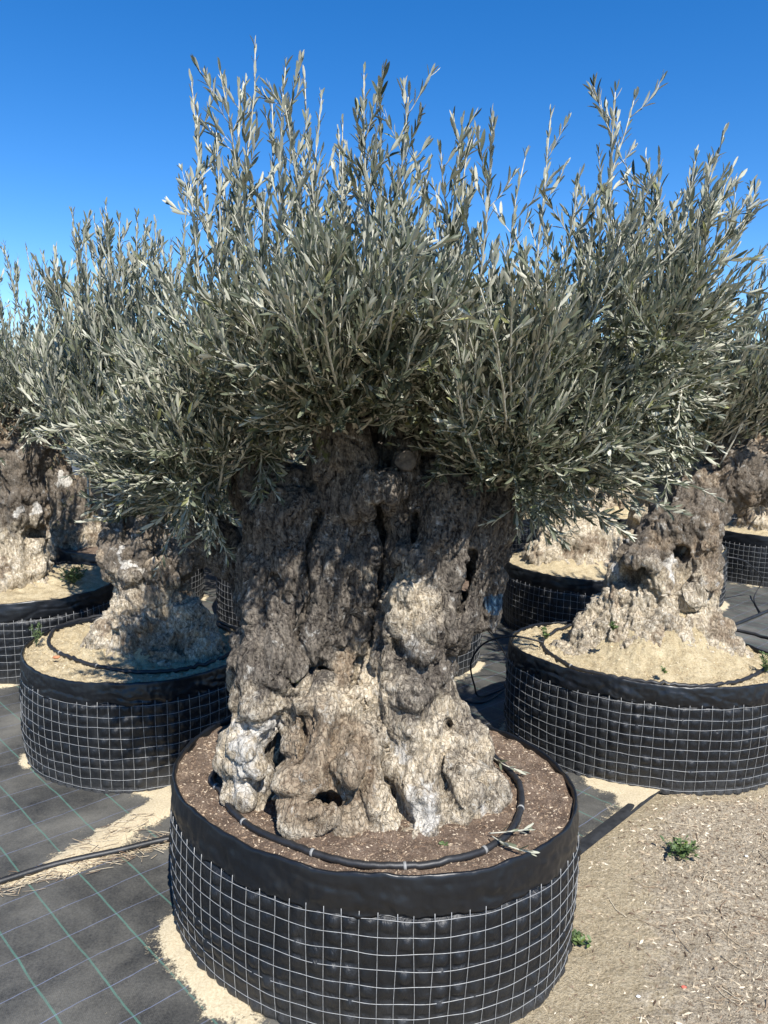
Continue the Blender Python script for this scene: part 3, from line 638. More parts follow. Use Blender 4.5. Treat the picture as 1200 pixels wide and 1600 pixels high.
# weeds
def weed(p, rad, n, label, seed, lf=(.012, .03), up=.5, group=None, stems=True, mat='weed', lw=1.0):
    rr_ = np.random.default_rng(seed); root = thing("weed", tuple(p), label, "weed", group); t = Tubes(); Ls = []
    for k in range(n):
        a = rr_.uniform(0, 2 * pi); h = rr_.uniform(.3, 1) * rad * up * 2; d = rr_.uniform(.2, 1) * rad; P = np.array([[0, 0, -.004], [cos(a) * d * .4, sin(a) * d * .4, h * .6], [cos(a) * d, sin(a) * d, h]]); P = catmull(P, 4); t.add(P, .0011, 3)
        for m in range(7):
            i = rr_.integers(2, len(P)); az = rr_.uniform(0, 2 * pi); dr = np.array([cos(az), sin(az), rr_.uniform(.1, .9)]); L = rr_.uniform(*lf); Ls.append(np.concatenate([P[i], dr, np.array([rr_.normal(0, .3), rr_.normal(0, .3), 1]), [L, L * .5 * lw]]))
    A = np.array(Ls); V, T, Q = leaf_batch(A[:, :3], A[:, 3:6], A[:, 6:9], A[:, 9], A[:, 10], 2)
    obj("leaves", fast_mesh("weed_leaves", V, [T, Q], mats=[M[mat]]), root); obj("stems", t.mesh("weed_stems", [M['weed']]), root); return root
def gz(p, dz=0): q = on(*p); q[2] = ground_h(q[:1], q[1:2])[0] + dz; return q
weed(gz((1065, 1338)), .08, 34, "leafy green weed patch growing in the litter at right", 3, (.012, .028), .3)
weed(gz((902, 1474)), .045, 16, "small dark green seedling on the sand beside the near planter", 4, (.012, .024), .3)

# ------------------------------------------------------------------ planters
GP = 'mesh-walled planters standing on the weed fabric'
planter(*NEAR, "large oval planter of wire mesh and black plastic in the foreground, holding brown soil", seed=1, det=8, soilmat='soil', bits=12000, band=.125)
planter(*LEFT, "dark mesh planter with pale sandy soil left of and behind the foreground planter", seed=2, det=6, soilmat='sand', mound=.17, mr=.42, mc=(.03, .05), bits=6000, band=.10)
planter(*RIGHT, "grey-lit mesh planter with a pale mound of earth at the right edge of the picture", seed=3, det=6, soilmat='sand', mound=.30, mr=.50, mc=(.08, .04), bits=7000, band=.10)
planter(*POTS[3], "mesh planter cut by the left edge, with a bright green weed on its soil", seed=4, det=4, soilmat='sand', mound=.08, bits=1200)
planter(*POTS[4], "faded planter with visible grey wire grid, seen between the left tree and the main trunk", seed=5, det=3, bits=300)
planter(*POTS[5], "shaded planter right of the main trunk, behind the right-hand planter", seed=6, det=3, soilmat='sand', mound=.22, mr=.6, bits=800)
planter(*POTS[6], "planter with a loose rim flap showing behind the right-hand tree trunk", seed=7, det=3, soilmat='sand', bits=300, bandvar=.03)
planter(*POTS[7], "far planter at the right edge with a heap of pale roots above its rim", seed=8, det=3, soilmat='sand', mound=.1, bits=300)
planter(*POTS[8], "deeply shaded black planter behind the leftmost trunk", seed=9, det=3, bits=300)
planter(*POTS[9], "planter almost hidden directly behind the main olive trunk", seed=10, det=3, bits=300)

def ring(name, pts, zz, rad, label, clips, root_at, pot=1, group='black irrigation hoses ringed round the trunks'):
    root = thing("irrigation_hose", root_at, label, "hose", group); P = catmull([on(*p, z=zz) if len(p) == 2 else np.array(p, float) for p in pts], 10, True)
    zs = SOIL[pot](P[:, 0], P[:, 1]) + rad * .75; zs = np.maximum(zs, (np.roll(zs, 3) + np.roll(zs, -3)) / 2); P[:, 2] = zs; t = Tubes(); t.add(P, rad, 10, closed=True); part("hose_tube", t.mesh("hose_tube", [M['hose']]), root)
    for c in clips:
        q = on(*c, z=zz); i = int(np.argmin(np.linalg.norm(P - q, axis=1))); j = (i + 1) % len(P); d = P[j] - P[i]; d /= np.linalg.norm(d); t = Tubes(); t.add(np.array([P[i] - d * .004, P[i] + d * .004]), rad * 1.12, 10); part("clip", t.mesh("clip", [M['clip']]), root)
ring("irrigation_hose", [(342, 1198), (346, 1235), (366, 1268), (402, 1295), (480, 1328), (560, 1347), (640, 1350), (705, 1342), (768, 1320), (803, 1290), (815, 1250), (806, 1215), (778, 1186), (738, 1160), (.12, 2.83, .53), (-.28, 2.84, .53)], .523, .0105, "black irrigation hose ring lying on the brown soil of the foreground planter", [(343, 1222), (377, 1282), (487, 1330), (634, 1350), (760, 1324), (815, 1262)], (-.03, 2.3, .5))
ring("irrigation_hose", [(77, 993), (81, 1008), (105, 1022), (142, 1035), (195, 1043), (262, 1042), (319, 1034), (362, 1014), (372, 995), (330, 968), (200, 955), (100, 972)], .535, .0095, "black hose ring round the mound in the left sandy planter", [(95, 1016), (153, 1037)], (-1.27, 3.6, .5), 2)
ring("irrigation_hose", [(849, 1005), (874, 1026), (907, 1041), (960, 1053), (1031, 1064), (1087, 1067), (1144, 1061), (1187, 1046), (1215, 1020), (1190, 990), (1050, 968), (900, 975), (855, 990)], .535, .0095, "black hose ring round the earth mound in the right planter", [(890, 1035)], (1.37, 3.6, .5), 3)
def hose(pts, rad, label, name="supply_hose", k=8, gr=None):
    P = catmull(pts, 14); t = Tubes(); t.add(P, rad, k); me = t.mesh(name, [M['hose']]); c = P.mean(0); me.transform(Matrix.Translation(-Vector(c))); o = obj(name, me); o.location = c; return tag(o, label, "hose", gr)
hose([p + np.array([0, 0, .022]) for p in HOSE_L] + [np.array([-.62, 2.72, .02])], .0125, "thick black water hose running over the fabric at the left into the foreground planter")
hose([on(745, 968, .6) , on(775, 1000, .35), on(798, 1040, .12), on(815, 1085, .02)], .0035, "thin straight black cable hanging behind the burl of the main trunk", "cable")
hose([on(850, 1004, .54), on(800, 994, .56), on(757, 1005, .47), on(736, 1035, .3), on(741, 1070, .12), on(752, 1088, .02), on(800, 1070, .02)], .0055, "thin black hose looping out of the right planter down to the fabric")
hose([on(700, 1086, .01), on(752, 1098, .012), on(800, 1068, .012)], .006, "short thin hose lying on the fabric between the near and right planters")
hose([on(1135, 870, .5), on(1165, 878, .45), on(1190, 905, .2), on(1178, 935, .03), on(1190, 960, .02)], .006, "thin looped hose beside the far right planter")
hose([on(1105, 992, .02), on(1150, 975, .02), on(1210, 950, .02), on(1290, 915, .02)], .013, "black hose lying on the fabric behind the right planter")

# ------------------------------------------------------------------ main olive tree
def blob(V, spots):
    r_ = np.zeros(len(V))
    for (px, py, Y, R, w) in spots:
        c = at(px, py, Y); d = np.linalg.norm((V - c) * [1, .6, 1], axis=1); r_ = r_ + w * smooth(R * 1.3, R * .3, d)
    return r_
Y0 = 2.45
def slot(P):
    out = []
    for a, b in zip(P[:-1], P[1:]):
        n = max(2, int(math.hypot(b[0] - a[0], b[1] - a[1]) / 3.5))
        for k in range(n):
            t = k / n; q = [a[i] * (1 - t) + b[i] * t for i in range(4)]; w = 1 + .35 * sin(q[0] * .7 + q[1] * .45); out.append([(q[0], q[1], -.62, q[2] * w), (q[0], q[1], q[3], q[2] * w * .7)])
    return out
hero = thing("olive_tree", (0, 2.42, .48), "ancient olive with a massive gnarled trunk and tall silvery crown, centre foreground", "tree", "olive trees in planters")
prims = [
 [(560, 800, .16, 95), (560, 950, .16, 100), (560, 1080, .12, 110), (575, 1200, .08, 140), (575, 1330, .08, 170), {'k': .06}],
 [(450, 800, 0, 66), (452, 880, 0, 68), (440, 960, -.05, 58), (425, 1030, -.12, 56), (408, 1100, -.16, 46), (394, 1170, -.16, 40), (388, 1235, -.20, 38)],
 [(398, 1000, .0, 34), (400, 1060, -.04, 38)],
 [(428, 1120, -.13, 14), (424, 1160, -.15, 16)],
 [(520, 800, .0, 62), (512, 880, -.04, 58), (505, 950, -.07, 50), (490, 1000, -.10, 34), {'k': .035}],
 [(520, 860, -.09, 22)], [(528, 905, -.12, 26)], [(507, 925, -.12, 22)],
 [(590, 830, .0, 48), (588, 910, .0, 40), (575, 960, .02, 30)],
 [(700, 800, .02, 78), (692, 870, .0, 72), (672, 950, -.05, 62), (636, 1030, -.12, 50), (636, 1090, -.17, 46), (655, 1160, -.18, 46), (655, 1230, -.27, 44), (658, 1305, -.36, 34)],
 [(610, 860, -.05, 26), (650, 880, -.09, 30), (690, 900, -.08, 28)],
 [(640, 935, -.13, 42), (645, 985, -.15, 46), {'k': .018}],
 [(655, 1008, -.17, 26)], [(672, 945, -.16, 18)], [(690, 990, -.09, 24)],
 [(410, 1130, -.2, 20)], [(385, 1165, -.26, 20)], [(400, 1195, -.27, 18)], [(372, 1200, -.24, 18)], [(405, 1090, -.2, 16)],
 [(668, 1015, -.21, 15)], [(640, 1018, -.2, 13)], [(625, 985, -.19, 13)], [(665, 985, -.2, 16)], [(648, 955, -.19, 13)], [(700, 960, -.13, 14)], [(695, 925, -.12, 12)], [(545, 880, -.13, 12)], [(510, 895, -.13, 13)], [(498, 930, -.13, 12)],
 [(590, 1040, -.04, 40), (590, 1100, -.10, 42), (560, 1050, -.06, 40)],
 [(672, 1040, -.06, 28), (682, 1110, -.11, 32), (722, 1180, -.13, 40), (748, 1240, -.20, 42), (768, 1295, -.26, 32)],
 [(700, 1180, -.2, 34), (712, 1240, -.28, 34), (715, 1305, -.32, 26)],
 [(660, 1310, -.38, 28), (665, 1335, -.40, 22)], [(780, 1285, -.24, 22)],
 [(505, 1060, -.10, 48), (512, 1120, -.18, 62), (505, 1190, -.25, 66), (500, 1240, -.28, 68), (520, 1320, -.28, 72), {'k': .02}],
 [(565, 1150, -.20, 42), (572, 1230, -.30, 40), (580, 1300, -.35, 40), {'k': .018}],
 [(452, 1160, -.22, 26), (446, 1240, -.27, 26), {'k': .015}],
 [(470, 1085, -.16, 24)], [(540, 1195, -.36, 26)], [(478, 1215, -.33, 24)],
 # right hanging burl
 [(705, 860, .06, 40), (752, 858, .06, 30), {'k': .04}], [(760, 848, .02, 30), (763, 905, .02, 30), (756, 948, .02, 27), {'k': .02}], [(735, 950, .04, 30), (700, 985, .0, 30)],
 # limbs
 [(720, 820, .02, 70), (770, 760, .06, 52), (840, 700, .10, 40), (920, 640, .14, 28), (990, 560, .15, 16)],
 [(690, 800, .06, 60), (690, 720, .10, 48), (720, 640, .12, 34), (735, 540, .12, 20)],
 [(450, 810, .03, 60), (415, 760, .06, 48), (390, 690, .08, 38), (360, 600, .10, 24), (330, 520, .1, 14)],
 [(400, 930, .18, 34), (366, 880, .22, 30), (335, 830, .26, 28), (290, 770, .28, 22)],
 [(545, 775, -.02, 52), (530, 715, -.05, 44), (522, 660, -.06, 39), {'k': .03}], [(512, 735, -.08, 30)], [(560, 740, -.1, 22), (545, 700, -.1, 18)],
 [(530, 660, .05, 36), (500, 590, .08, 26), (480, 500, .08, 16)],
 [(590, 772, -.14, 34), {'k': .02}], [(622, 768, -.12, 24), {'k': .018}], [(560, 782, -.1, 26)],
 [(625, 770, .02, 36), (633, 715, -.02, 26)], [(640, 650, .12, 44), (620, 740, .1, 50)],
 [(600, 660, .15, 36), (600, 580, .16, 26), (590, 490, .16, 16)],
]
subs = [
 [(470, 1052, -.28, 13), (500, 1050, -.14, 20), (540, 1045, -.03, 16)],
 [(450, 1064, -.3, 12), (458, 1060, -.06, 14)], [(508, 1042, -.4, 10), (508, 1045, -.02, 16)],
 *slot([(548, 1090, 3, -.10), (565, 1115, 4.5, -.14), (583, 1145, 5, -.17), (597, 1175, 6, -.2), (607, 1205, 8, -.24), (617, 1235, 11, -.27), (627, 1265, 13, -.28), (634, 1290, 9, -.32)]),
 *slot([(436, 1118, 3.5, -.08), (430, 1135, 6, -.08), (432, 1155, 8, -.1), (429, 1180, 7.5, -.12), (433, 1203, 6, -.14), (428, 1235, 4, -.2)]), *slot([(484, 1250, 5, -.27), (500, 1243, 8, -.25), (520, 1250, 6, -.28), (530, 1256, 4, -.3)]),
 *slot([(586, 955, 3.5, .0), (581, 975, 6.5, .02), (580, 1000, 8, .03), (574, 1018, 4, 0)]), *slot([(738, 865, 3.5, .05), (733, 885, 6, .06), (727, 908, 7, .06), (722, 935, 5, .06), (716, 960, 3, .04)]),
 *slot([(574, 1020, 3, -.04), (562, 1035, 4, -.07), (556, 1060, 3, -.08), (545, 1078, 3, -.08)]), *slot([(590, 790, 9, .04), (599, 835, 12, .03), (602, 870, 11, .0), (591, 910, 9, .0), (584, 952, 8, .02)]),
 *slot([(700, 1130, 2.5, -.12), (690, 1190, 3.5, -.2), (700, 1260, 3.5, -.28)]),
 *slot([(470, 1110, 2.5, -.2), (480, 1150, 3, -.24), (470, 1200, 3, -.28)]), *slot([(500, 800, 2.5, -.02), (480, 870, 3.5, -.03), (486, 940, 3, -.05), (465, 1000, 3.5, -.06)]), *slot([(650, 800, 2.5, -.02), (648, 850, 3, -.04), (612, 900, 3.5, -.06), (606, 960, 3.5, -.08), (622, 1020, 3, -.1)]),
 [(580, 965, -.22, 9), (580, 1000, -.14, 13), (576, 1020, -.1, 8)],
 [(604, 1160, -.42, 6), (612, 1220, -.45, 10), (632, 1300, -.5, 13)],
 [(432, 1185, -.34, 5), (434, 1240, -.40, 7)],
 [(605, 1100, -.26, 5), (590, 1060, -.22, 5)],
 [(602, 690, -.1, 22), (606, 735, -.08, 16)],
 [(585, 820, -.12, 8), (605, 870, -.12, 9)], [(733, 880, -.06, 9), (722, 925, -.06, 10)],
 [(430, 900, -.14, 6), (470, 1000, -.18, 6)],
]
def flow_hero(V):
    w = np.interp(V[:, 2], [.4, .6, .8, 1.0, 1.25, 1.6, 2.2], [1.75, 1.4, 1.12, 1.0, 1.08, 1.3, 1.9]); xc = np.interp(V[:, 2], [.45, 1.0, 1.6], [-.02, -.07, .02]); U = V.copy(); U[:, 0] = (V[:, 0] - xc) / w; U[:, 1] = 2.45 + (V[:, 1] - 2.45) / w; return U
def tone_hero(V):
    low = smooth(1.12, .78, V[:, 2] + .05 * fbm(V * 5, 2, 4))
    tone = .78 * low + blob(V, [(640, 950, 2.27, .16, .8), (520, 900, 2.32, .13, .45), (590, 772, 2.3, .09, .55), (600, 880, 2.35, .12, .3), (560, 1050, 2.3, .15, .35)]) - .25
    brown = blob(V, [(505, 1130, 2.2, .15, .6), (480, 1200, 2.15, .15, .5), (560, 1185, 2.12, .12, .6), (530, 1290, 2.05, .18, .55), (740, 1190, 2.2, .09, .4), (450, 1240, 2.1, .08, .4), (545, 1040, 2.3, .07, .8), (525, 700, 2.35, .14, .45), (560, 1010, 2.28, .05, .6)])
    moss = blob(V, [(500, 705, 2.33, .07, .55), (640, 700, 2.5, .12, .2)])
    paint = blob(V, [(772, 940, 2.46, .055, .85)])
    white = blob(V, [(630, 1165, 2.22, .07, .7), (655, 1250, 2.12, .08, .7), (385, 1150, 2.2, .10, .6), (390, 1215, 2.2, .10, .6), (428, 1130, 2.25, .05, .6), (650, 1005, 2.25, .07, .6), (765, 1280, 2.15, .08, .5), (460, 1070, 2.3, .05, .4), (680, 1310, 2.05, .07, .4)])
    return {'tone': tone, 'brown': brown, 'moss': moss, 'paint': paint, 'white': white}
def knob_hero(V): return .30 + .7 * smooth(1.25, .75, V[:, 2]) + blob(V, [(640, 950, 2.27, .2, .3), (520, 900, 2.32, .15, .6)])
build_trunk(prims, subs, Y0, (-.95, 1.75, .40), (1.05, 3.0, 2.35), .0052, 11, hero, M['bark'], tone_hero, 1.0, knob_hero, flowf=flow_hero)
# sawn limb stub: pale end-grain disc as its own part
def mat_cut():
    t = NT("sawn_wood"); c = t.co(); w = t.nd("TexWave", wave_type='RINGS', rings_direction='Y'); t.l.new(c, w.inputs[0]); w.inputs['Scale'].default_value = 60; w.inputs['Distortion'].default_value = 3
    return t.fin(t.ramp(t.noise(c, 45, 6, .7), [(.35, (.045, .036, .03)), (.65, (.15, .125, .10))]), .85, t.bump(t.noise(c, 90, 5), .003))
def stub(p, d, R, ln, root):
    d = np.array(d, float); d /= np.linalg.norm(d); a = np.cross(d, [0, 0, 1]); a /= np.linalg.norm(a); b = np.cross(d, a); n = 28; V = []
    prof = [(0, 1.15), (ln * .6, 1.0), (ln * .93, 1.0), (ln, .93), (ln * .97, .5), (ln * .96, .05)]; th = np.arange(n) * 2 * pi / n
    for u_, k in prof:
        w = R * k * (1 + .06 * np.sin(3 * th + 1) + .03 * np.sin(7 * th)); V.append(p + d * u_ + a * (w * np.cos(th))[:, None] + b * (w * np.sin(th))[:, None])
    part("sawn_stub", fast_mesh("sawn_stub", np.stack(V, 1).reshape(-1, 3), [grid_faces(n, len(prof), True)], mats=[M['cut']]), root)
M['cut'] = mat_cut()
stub(at(630, 722, 2.42), (.1, -1, .15), .034, .075, hero)

LEAF = (.031, .053)
def hero_crown():
    c = Crown(5); r = c.r
    heads = [at(*h) for h in [(430, 690, 2.45), (395, 660, 2.55), (500, 610, 2.5), (535, 650, 2.38), (585, 610, 2.6), (640, 650, 2.5), (700, 660, 2.5), (730, 600, 2.6), (780, 740, 2.42), (850, 690, 2.5), (920, 640, 2.6), (960, 590, 2.58), (360, 610, 2.5), (310, 790, 2.7), (340, 740, 2.45), (850, 590, 2.5), (900, 540, 2.55), (980, 520, 2.55), (1040, 540, 2.55), (470, 540, 2.5), (590, 520, 2.6), (690, 540, 2.55)]]
    def near_head(T, spread=.35):
        w = np.array([np.linalg.norm((T - h) * [1.3, 1, .35]) + r.exponential(spread * .5) for h in heads]); return heads[int(np.argmin(w))] + r.normal(0, .035, 3)
    top = [(292, 118), (345, 92), (402, 78), (440, 110), (480, 128), (505, 150), (565, 122), (600, 150), (640, 155), (720, 190), (770, 192), (690, 230), (300, 205), (330, 190), (862, 178), (830, 235), (905, 275), (978, 132), (990, 150), (1128, 205), (1140, 270), (1188, 292), (1165, 350), (1050, 330), (1010, 250), (640, 215), (540, 190), (450, 190), (380, 140), (420, 150), (295, 280), (930, 330), (1085, 260), (740, 230), (590, 200)]
    for p in top:
        T = at(p[0], p[1], 2.45 + r.uniform(-.22, .25)); c.shoot(near_head(T, .5), T, .041, .062, side=9, leafy=.28, tw=(.10, .24), r0=.006, bend=.42, step=.027, an0=.22)
    body = [(320, 280), (330, 170), (400, 120), (500, 160), (570, 160), (650, 200), (740, 250), (745, 360), (790, 500), (850, 400), (930, 420), (980, 260), (1030, 430), (1110, 310), (1150, 390), (1130, 480), (1090, 560), (1080, 680), (1010, 740), (900, 780), (800, 800), (740, 740), (690, 690), (640, 630), (560, 590), (500, 620), (460, 700), (400, 720), (350, 790), (290, 820), (220, 770), (170, 700), (160, 640), (220, 540), (290, 460), (335, 370)]
    for T in tips_in(body, 330, 2.45, .62, r, lambda p: .10 + .9 * smooth(200, 520, p[1]) if p[1] < 520 else 1.0):
        A = near_head(T); c.shoot(A, T, *LEAF, side=8, leafy=.3, tw=(.10, .26), sub=.15)
    # skirts that hang in front at both sides
    for T in tips_in([(80, 600), (250, 560), (400, 600), (420, 760), (330, 840), (200, 800), (110, 740), (70, 660)], 32, 2.42, .42, r): c.shoot(near_head(T, .1), T, *LEAF, side=8, leafy=.3, tw=(.08, .22), sub=.3, bend=.8)
    for T in tips_in([(690, 600), (850, 560), (1060, 600), (1060, 700), (1010, 760), (880, 790), (790, 770), (690, 720)], 70, 2.35, .40, r): c.shoot(near_head(T, .1), T, *LEAF, side=8, leafy=.25, tw=(.1, .24), sub=.2, bend=.6)
    for T in tips_in([(400, 540), (560, 570), (700, 560), (690, 630), (560, 600), (470, 640), (400, 650)], 9, 2.25, .3, r): c.shoot(near_head(T, .1), T, *LEAF, side=7, leafy=.2, tw=(.08, .2), sub=.2)
    for T in tips_in([(330, 430), (560, 360), (850, 420), (900, 540), (760, 590), (560, 560), (400, 590), (300, 560)], 84, 1.78, .24, r, edge=60): c.shoot(near_head(T, .2), T, *LEAF, side=9, leafy=.34, tw=(.1, .22), sub=.3, bend=.58)
    for p in [(1125, 772), (1060, 800), (985, 830), (870, 838), (1030, 770)]:
        T = at(p[0], p[1], 2.25); c.shoot(at(800, 745, 2.4), T, *LEAF, side=5, leafy=.35, tw=(.08, .16), bend=.5)
    for p in [(110, 740), (150, 790), (190, 800), (250, 850), (330, 860), (60, 690)]:
        T = at(p[0], p[1], 2.4); c.shoot(at(390, 660, 2.45), T, *LEAF, side=6, leafy=.35, tw=(.08, .18), bend=.5)
    c.build(hero, M['leaf'])
hero_crown()
# sprout in the hollow, small leaves on the soil and two fallen olive twigs
weed(at(468, 1072, 2.26) , .035, 8, "green sprout growing out of the hollow in the main trunk", 8, (.014, .024), .6)
weed(on(697, 1330, .5), .02, 5, "tiny green sprout at the foot of the right root of the main trunk", 9, (.008, .015), .6)
weed(on(362, 1250, .5), .022, 6, "tiny pale sprout on brown soil inside the hose ring, left of the roots", 12, (.008, .016), .6)
def cut_twig(P, label, seed):
    c = Crown(seed); P = catmull(np.array(P), 5); c.t.add(P, .0022, 4); c.leaves_on(P, .024, .03, .05, .15); root = thing("olive_cutting", tuple(P[0]), label, "cutting", "cut olive twigs lying on the soil"); c.build(root, M['leaf'])
cut_twig([on(765, 1302, .53), on(790, 1300, .545), on(825, 1296, .535)], "pale fallen olive twig across the hose at the planter's right front", 21)
cut_twig([on(768, 1306, .53), on(795, 1322, .54), on(828, 1332, .53)], "second fallen olive twig pointing to the rim, nearest the camera", 22)
cut_twig([on(768, 1182, .53), on(790, 1196, .545), on(815, 1205, .53)], "fallen olive twig over the hose ring at the back right of the near planter", 23)

# ------------------------------------------------------------------ neighbouring olive trees
GT = "olive trees in planters"
def tone_low(z0, z1, base=0.0, moss=0.0):
    def f(V):
        n = fbm(V * 4, 3, 77); return {'tone': base + .9 * smooth(z1, z0, V[:, 2] + .1 * n), 'brown': .62 * smooth(-.1, .35, n), 'white': .75 * smooth(.2, .55, fbm(V * 8, 2, 79)) * smooth(.75, .95, V[:, 2]) * smooth(1.35, 1.1, V[:, 2]), 'moss': moss * smooth(-.1, .3, fbm(V * 6, 2, 78))}
    return f
def side_tree(name_label, base, prims, subs, Y0, lo, hi, h, seed, tone, heads, polys, nt, dep, seedc, leaf=(.046, .074), detail=2, side=7, amp=1.0, extra=(), matleaf='leaf', step=.023, barkm='bark_pale'):
    root = thing("olive_tree", base, name_label, "tree", GT)
    build_trunk(prims, subs, Y0, lo, hi, h, seed, root, M[barkm], tone, amp, lambda V: .5 + .3 * smooth(1.3, .7, V[:, 2]), gran=.5)
    c = Crown(seedc); r = c.r; H = [at(*q) for q in heads]
    for poly, n, yc in zip(polys, nt, dep):
        for T in tips_in(poly, n, yc[0], yc[1], r):
            w = [np.linalg.norm((T - q) * [1.2, 1, .4]) + r.exponential(.15) for q in H]; c.shoot(H[int(np.argmin(w))] + r.normal(0, .04, 3), T, *leaf, side=side, leafy=.3, tw=(.1, .26), step=step)
    for p, yy in extra:
        T = at(p[0], p[1], yy); w = [np.linalg.norm((T - q) * [1.2, 1, .4]) for q in H]; c.shoot(H[int(np.argmin(w))], T, *leaf, side=side, leafy=.3, tw=(.08, .2), step=step)
    c.build(root, M[matleaf], detail); return root
side_tree("squat olive whose knobbly trunk rises from the left planter's sandy mound", (-1.2, 3.75, .48),
 [[(240, 1085, .0, 116), (242, 1005, .0, 86), (240, 945, .0, 56), (236, 895, .0, 38), {'k': .05}], [(165, 1030, -.1, 36), (200, 970, -.1, 32)], [(312, 1025, -.12, 36), (292, 965, -.08, 32)], [(200, 1040, -.22, 30)], [(260, 1045, -.25, 32)],
  [(222, 925, -.02, 32), (195, 880, .0, 30), (192, 840, .05, 28), (175, 780, .1, 22), (160, 700, .1, 14)], [(255, 905, -.02, 30), (285, 875, .0, 26), (320, 840, .05, 24), (350, 780, .1, 18), (370, 700, .1, 12)], [(225, 870, .0, 26), (235, 800, .06, 20), (250, 710, .1, 14)],
  [(248, 895, -.16, 16)], [(258, 915, -.15, 15)], [(245, 930, -.14, 13)], [(190, 960, -.18, 18)], [(230, 975, -.2, 18)], [(165, 1000, -.1, 20)], [(210, 900, -.12, 18)]],
 [[(268, 935, -.3, 7), (278, 918, -.08, 15), (285, 910, 0, 12)]], 3.75,
 (-2.1, 3.1, .42), (-.4, 4.5, 1.9), .008, 31, tone_low(.75, 1.1, -.28),
 [(180, 780, 3.85), (160, 710, 3.85), (350, 780, 3.85), (365, 710, 3.85), (240, 760, 3.8), (250, 700, 3.85)],
 [[(60, 450), (110, 360), (165, 335), (240, 345), (300, 420), (400, 520), (420, 700), (330, 800), (230, 800), (120, 740), (50, 640), (30, 520)]], [190], [(3.85, .8)], 51,
 extra=[((110, 335), 3.8), ((160, 322), 3.8), ((180, 345), 3.9), ((215, 335), 3.7), ((245, 345), 3.9), ((75, 400), 3.8), ((150, 370), 3.6), ((270, 380), 3.8), ((300, 290), 3.9), ((130, 360), 3.9)])
side_tree("leaning olive with a hollowed grey-white trunk on the right planter's earth mound", (1.45, 3.85, .48),
 [[(1035, 1110, .0, 138), (1028, 1030, .0, 108), (1020, 960, .0, 76), (1025, 900, .0, 48), {'k': .05}], [(915, 1040, -.05, 52), (975, 950, .0, 42), {'k': .06}], [(990, 1045, -.22, 50), (1010, 980, -.12, 44), {'k': .06}], [(1125, 1050, -.1, 46), (1100, 980, -.08, 28)],
  [(1000, 960, .02, 56), (1005, 890, .02, 44), (1045, 840, .02, 42), (1090, 785, .04, 42), (1140, 730, .08, 42), (1200, 680, .12, 40), (1280, 610, .15, 30), (1330, 540, .15, 18)],
  [(1090, 965, -.12, 26), (1098, 915, -.10, 27), (1092, 860, -.08, 30), (1088, 815, -.04, 38)], [(1150, 740, .05, 50), (1200, 740, .05, 44), (1270, 700, .1, 36), (1340, 650, .1, 20)],
  [(1075, 790, .1, 40), (1060, 730, .14, 34), (1040, 650, .16, 22), (1030, 580, .16, 12)],
  [(1005, 880, -.14, 22)], [(1030, 905, -.16, 20)], [(1012, 905, -.15, 18)], [(1085, 930, -.2, 16)], [(1102, 905, -.18, 16)], [(1108, 850, -.16, 18)], [(1065, 935, -.15, 20)], [(1112, 880, -.12, 16)]],
 [[(1068, 868, -.35, 9), (1060, 862, -.05, 17)], [(1074, 962, -.35, 9), (1070, 958, -.12, 13)], [(992, 925, -.3, 14), (985, 900, -.1, 24)], [(1000, 905, -.3, 10), (1015, 880, -.05, 14)]], 3.85,
 (.55, 3.05, .42), (2.9, 4.7, 2.2), .009, 32, tone_low(.85, 1.25, -.2),
 [(1040, 660, 4.0), (1060, 720, 3.95), (1150, 690, 3.9), (1210, 680, 3.9), (1280, 620, 4.0), (1270, 690, 3.9), (1100, 700, 3.9)],
 [[(1010, 560), (1060, 490), (1150, 450), (1240, 400), (1380, 380), (1480, 520), (1450, 640), (1330, 660), (1190, 650), (1080, 660), (1000, 640)]], [170], [(3.95, .8)], 52,
 extra=[((1180, 440), 3.9), ((1130, 470), 3.9), ((1195, 470), 3.7), ((1090, 480), 3.9)])
side_tree("olive with a pale lumpy trunk cut off by the left edge", (-2.35, 4.95, .48),
 [[(5, 1010, .0, 105), (12, 930, .0, 70), (18, 870, .0, 48), (22, 800, .0, 46), (5, 720, .04, 50), (-15, 640, .08, 30), (-30, 560, .1, 14)], [(20, 740, .0, 40), (55, 690, .05, 28), (70, 620, .1, 16)], [(30, 900, -.1, 34)], [(45, 880, -.05, 24)], [(24, 780, -.14, 18)], [(50, 930, -.1, 30)], [(0, 880, -.1, 26)], [(-20, 760, 0, 40), (-60, 680, .05, 26)]],
 [[(52, 840, -.2, 10), (54, 830, 0, 16)]], 4.95, (-3.2, 4.2, .42), (-1.6, 5.8, 2.1), .011, 33, tone_low(.7, 1.25, -.1),
 [(-20, 640, 5.0), (60, 650, 5.0), (0, 690, 4.95), (-55, 690, 5)], [[(-200, 480), (-80, 390), (20, 400), (80, 440), (120, 540), (110, 680), (0, 720), (-120, 740), (-220, 640)]], [130], [(5.0, .9)], 53, detail=1, step=.027,
 extra=[((5, 388), 4.9), ((40, 385), 5.0), ((85, 385), 5.1), ((-20, 400), 5), ((100, 420), 5), ((60, 420), 4.8)])
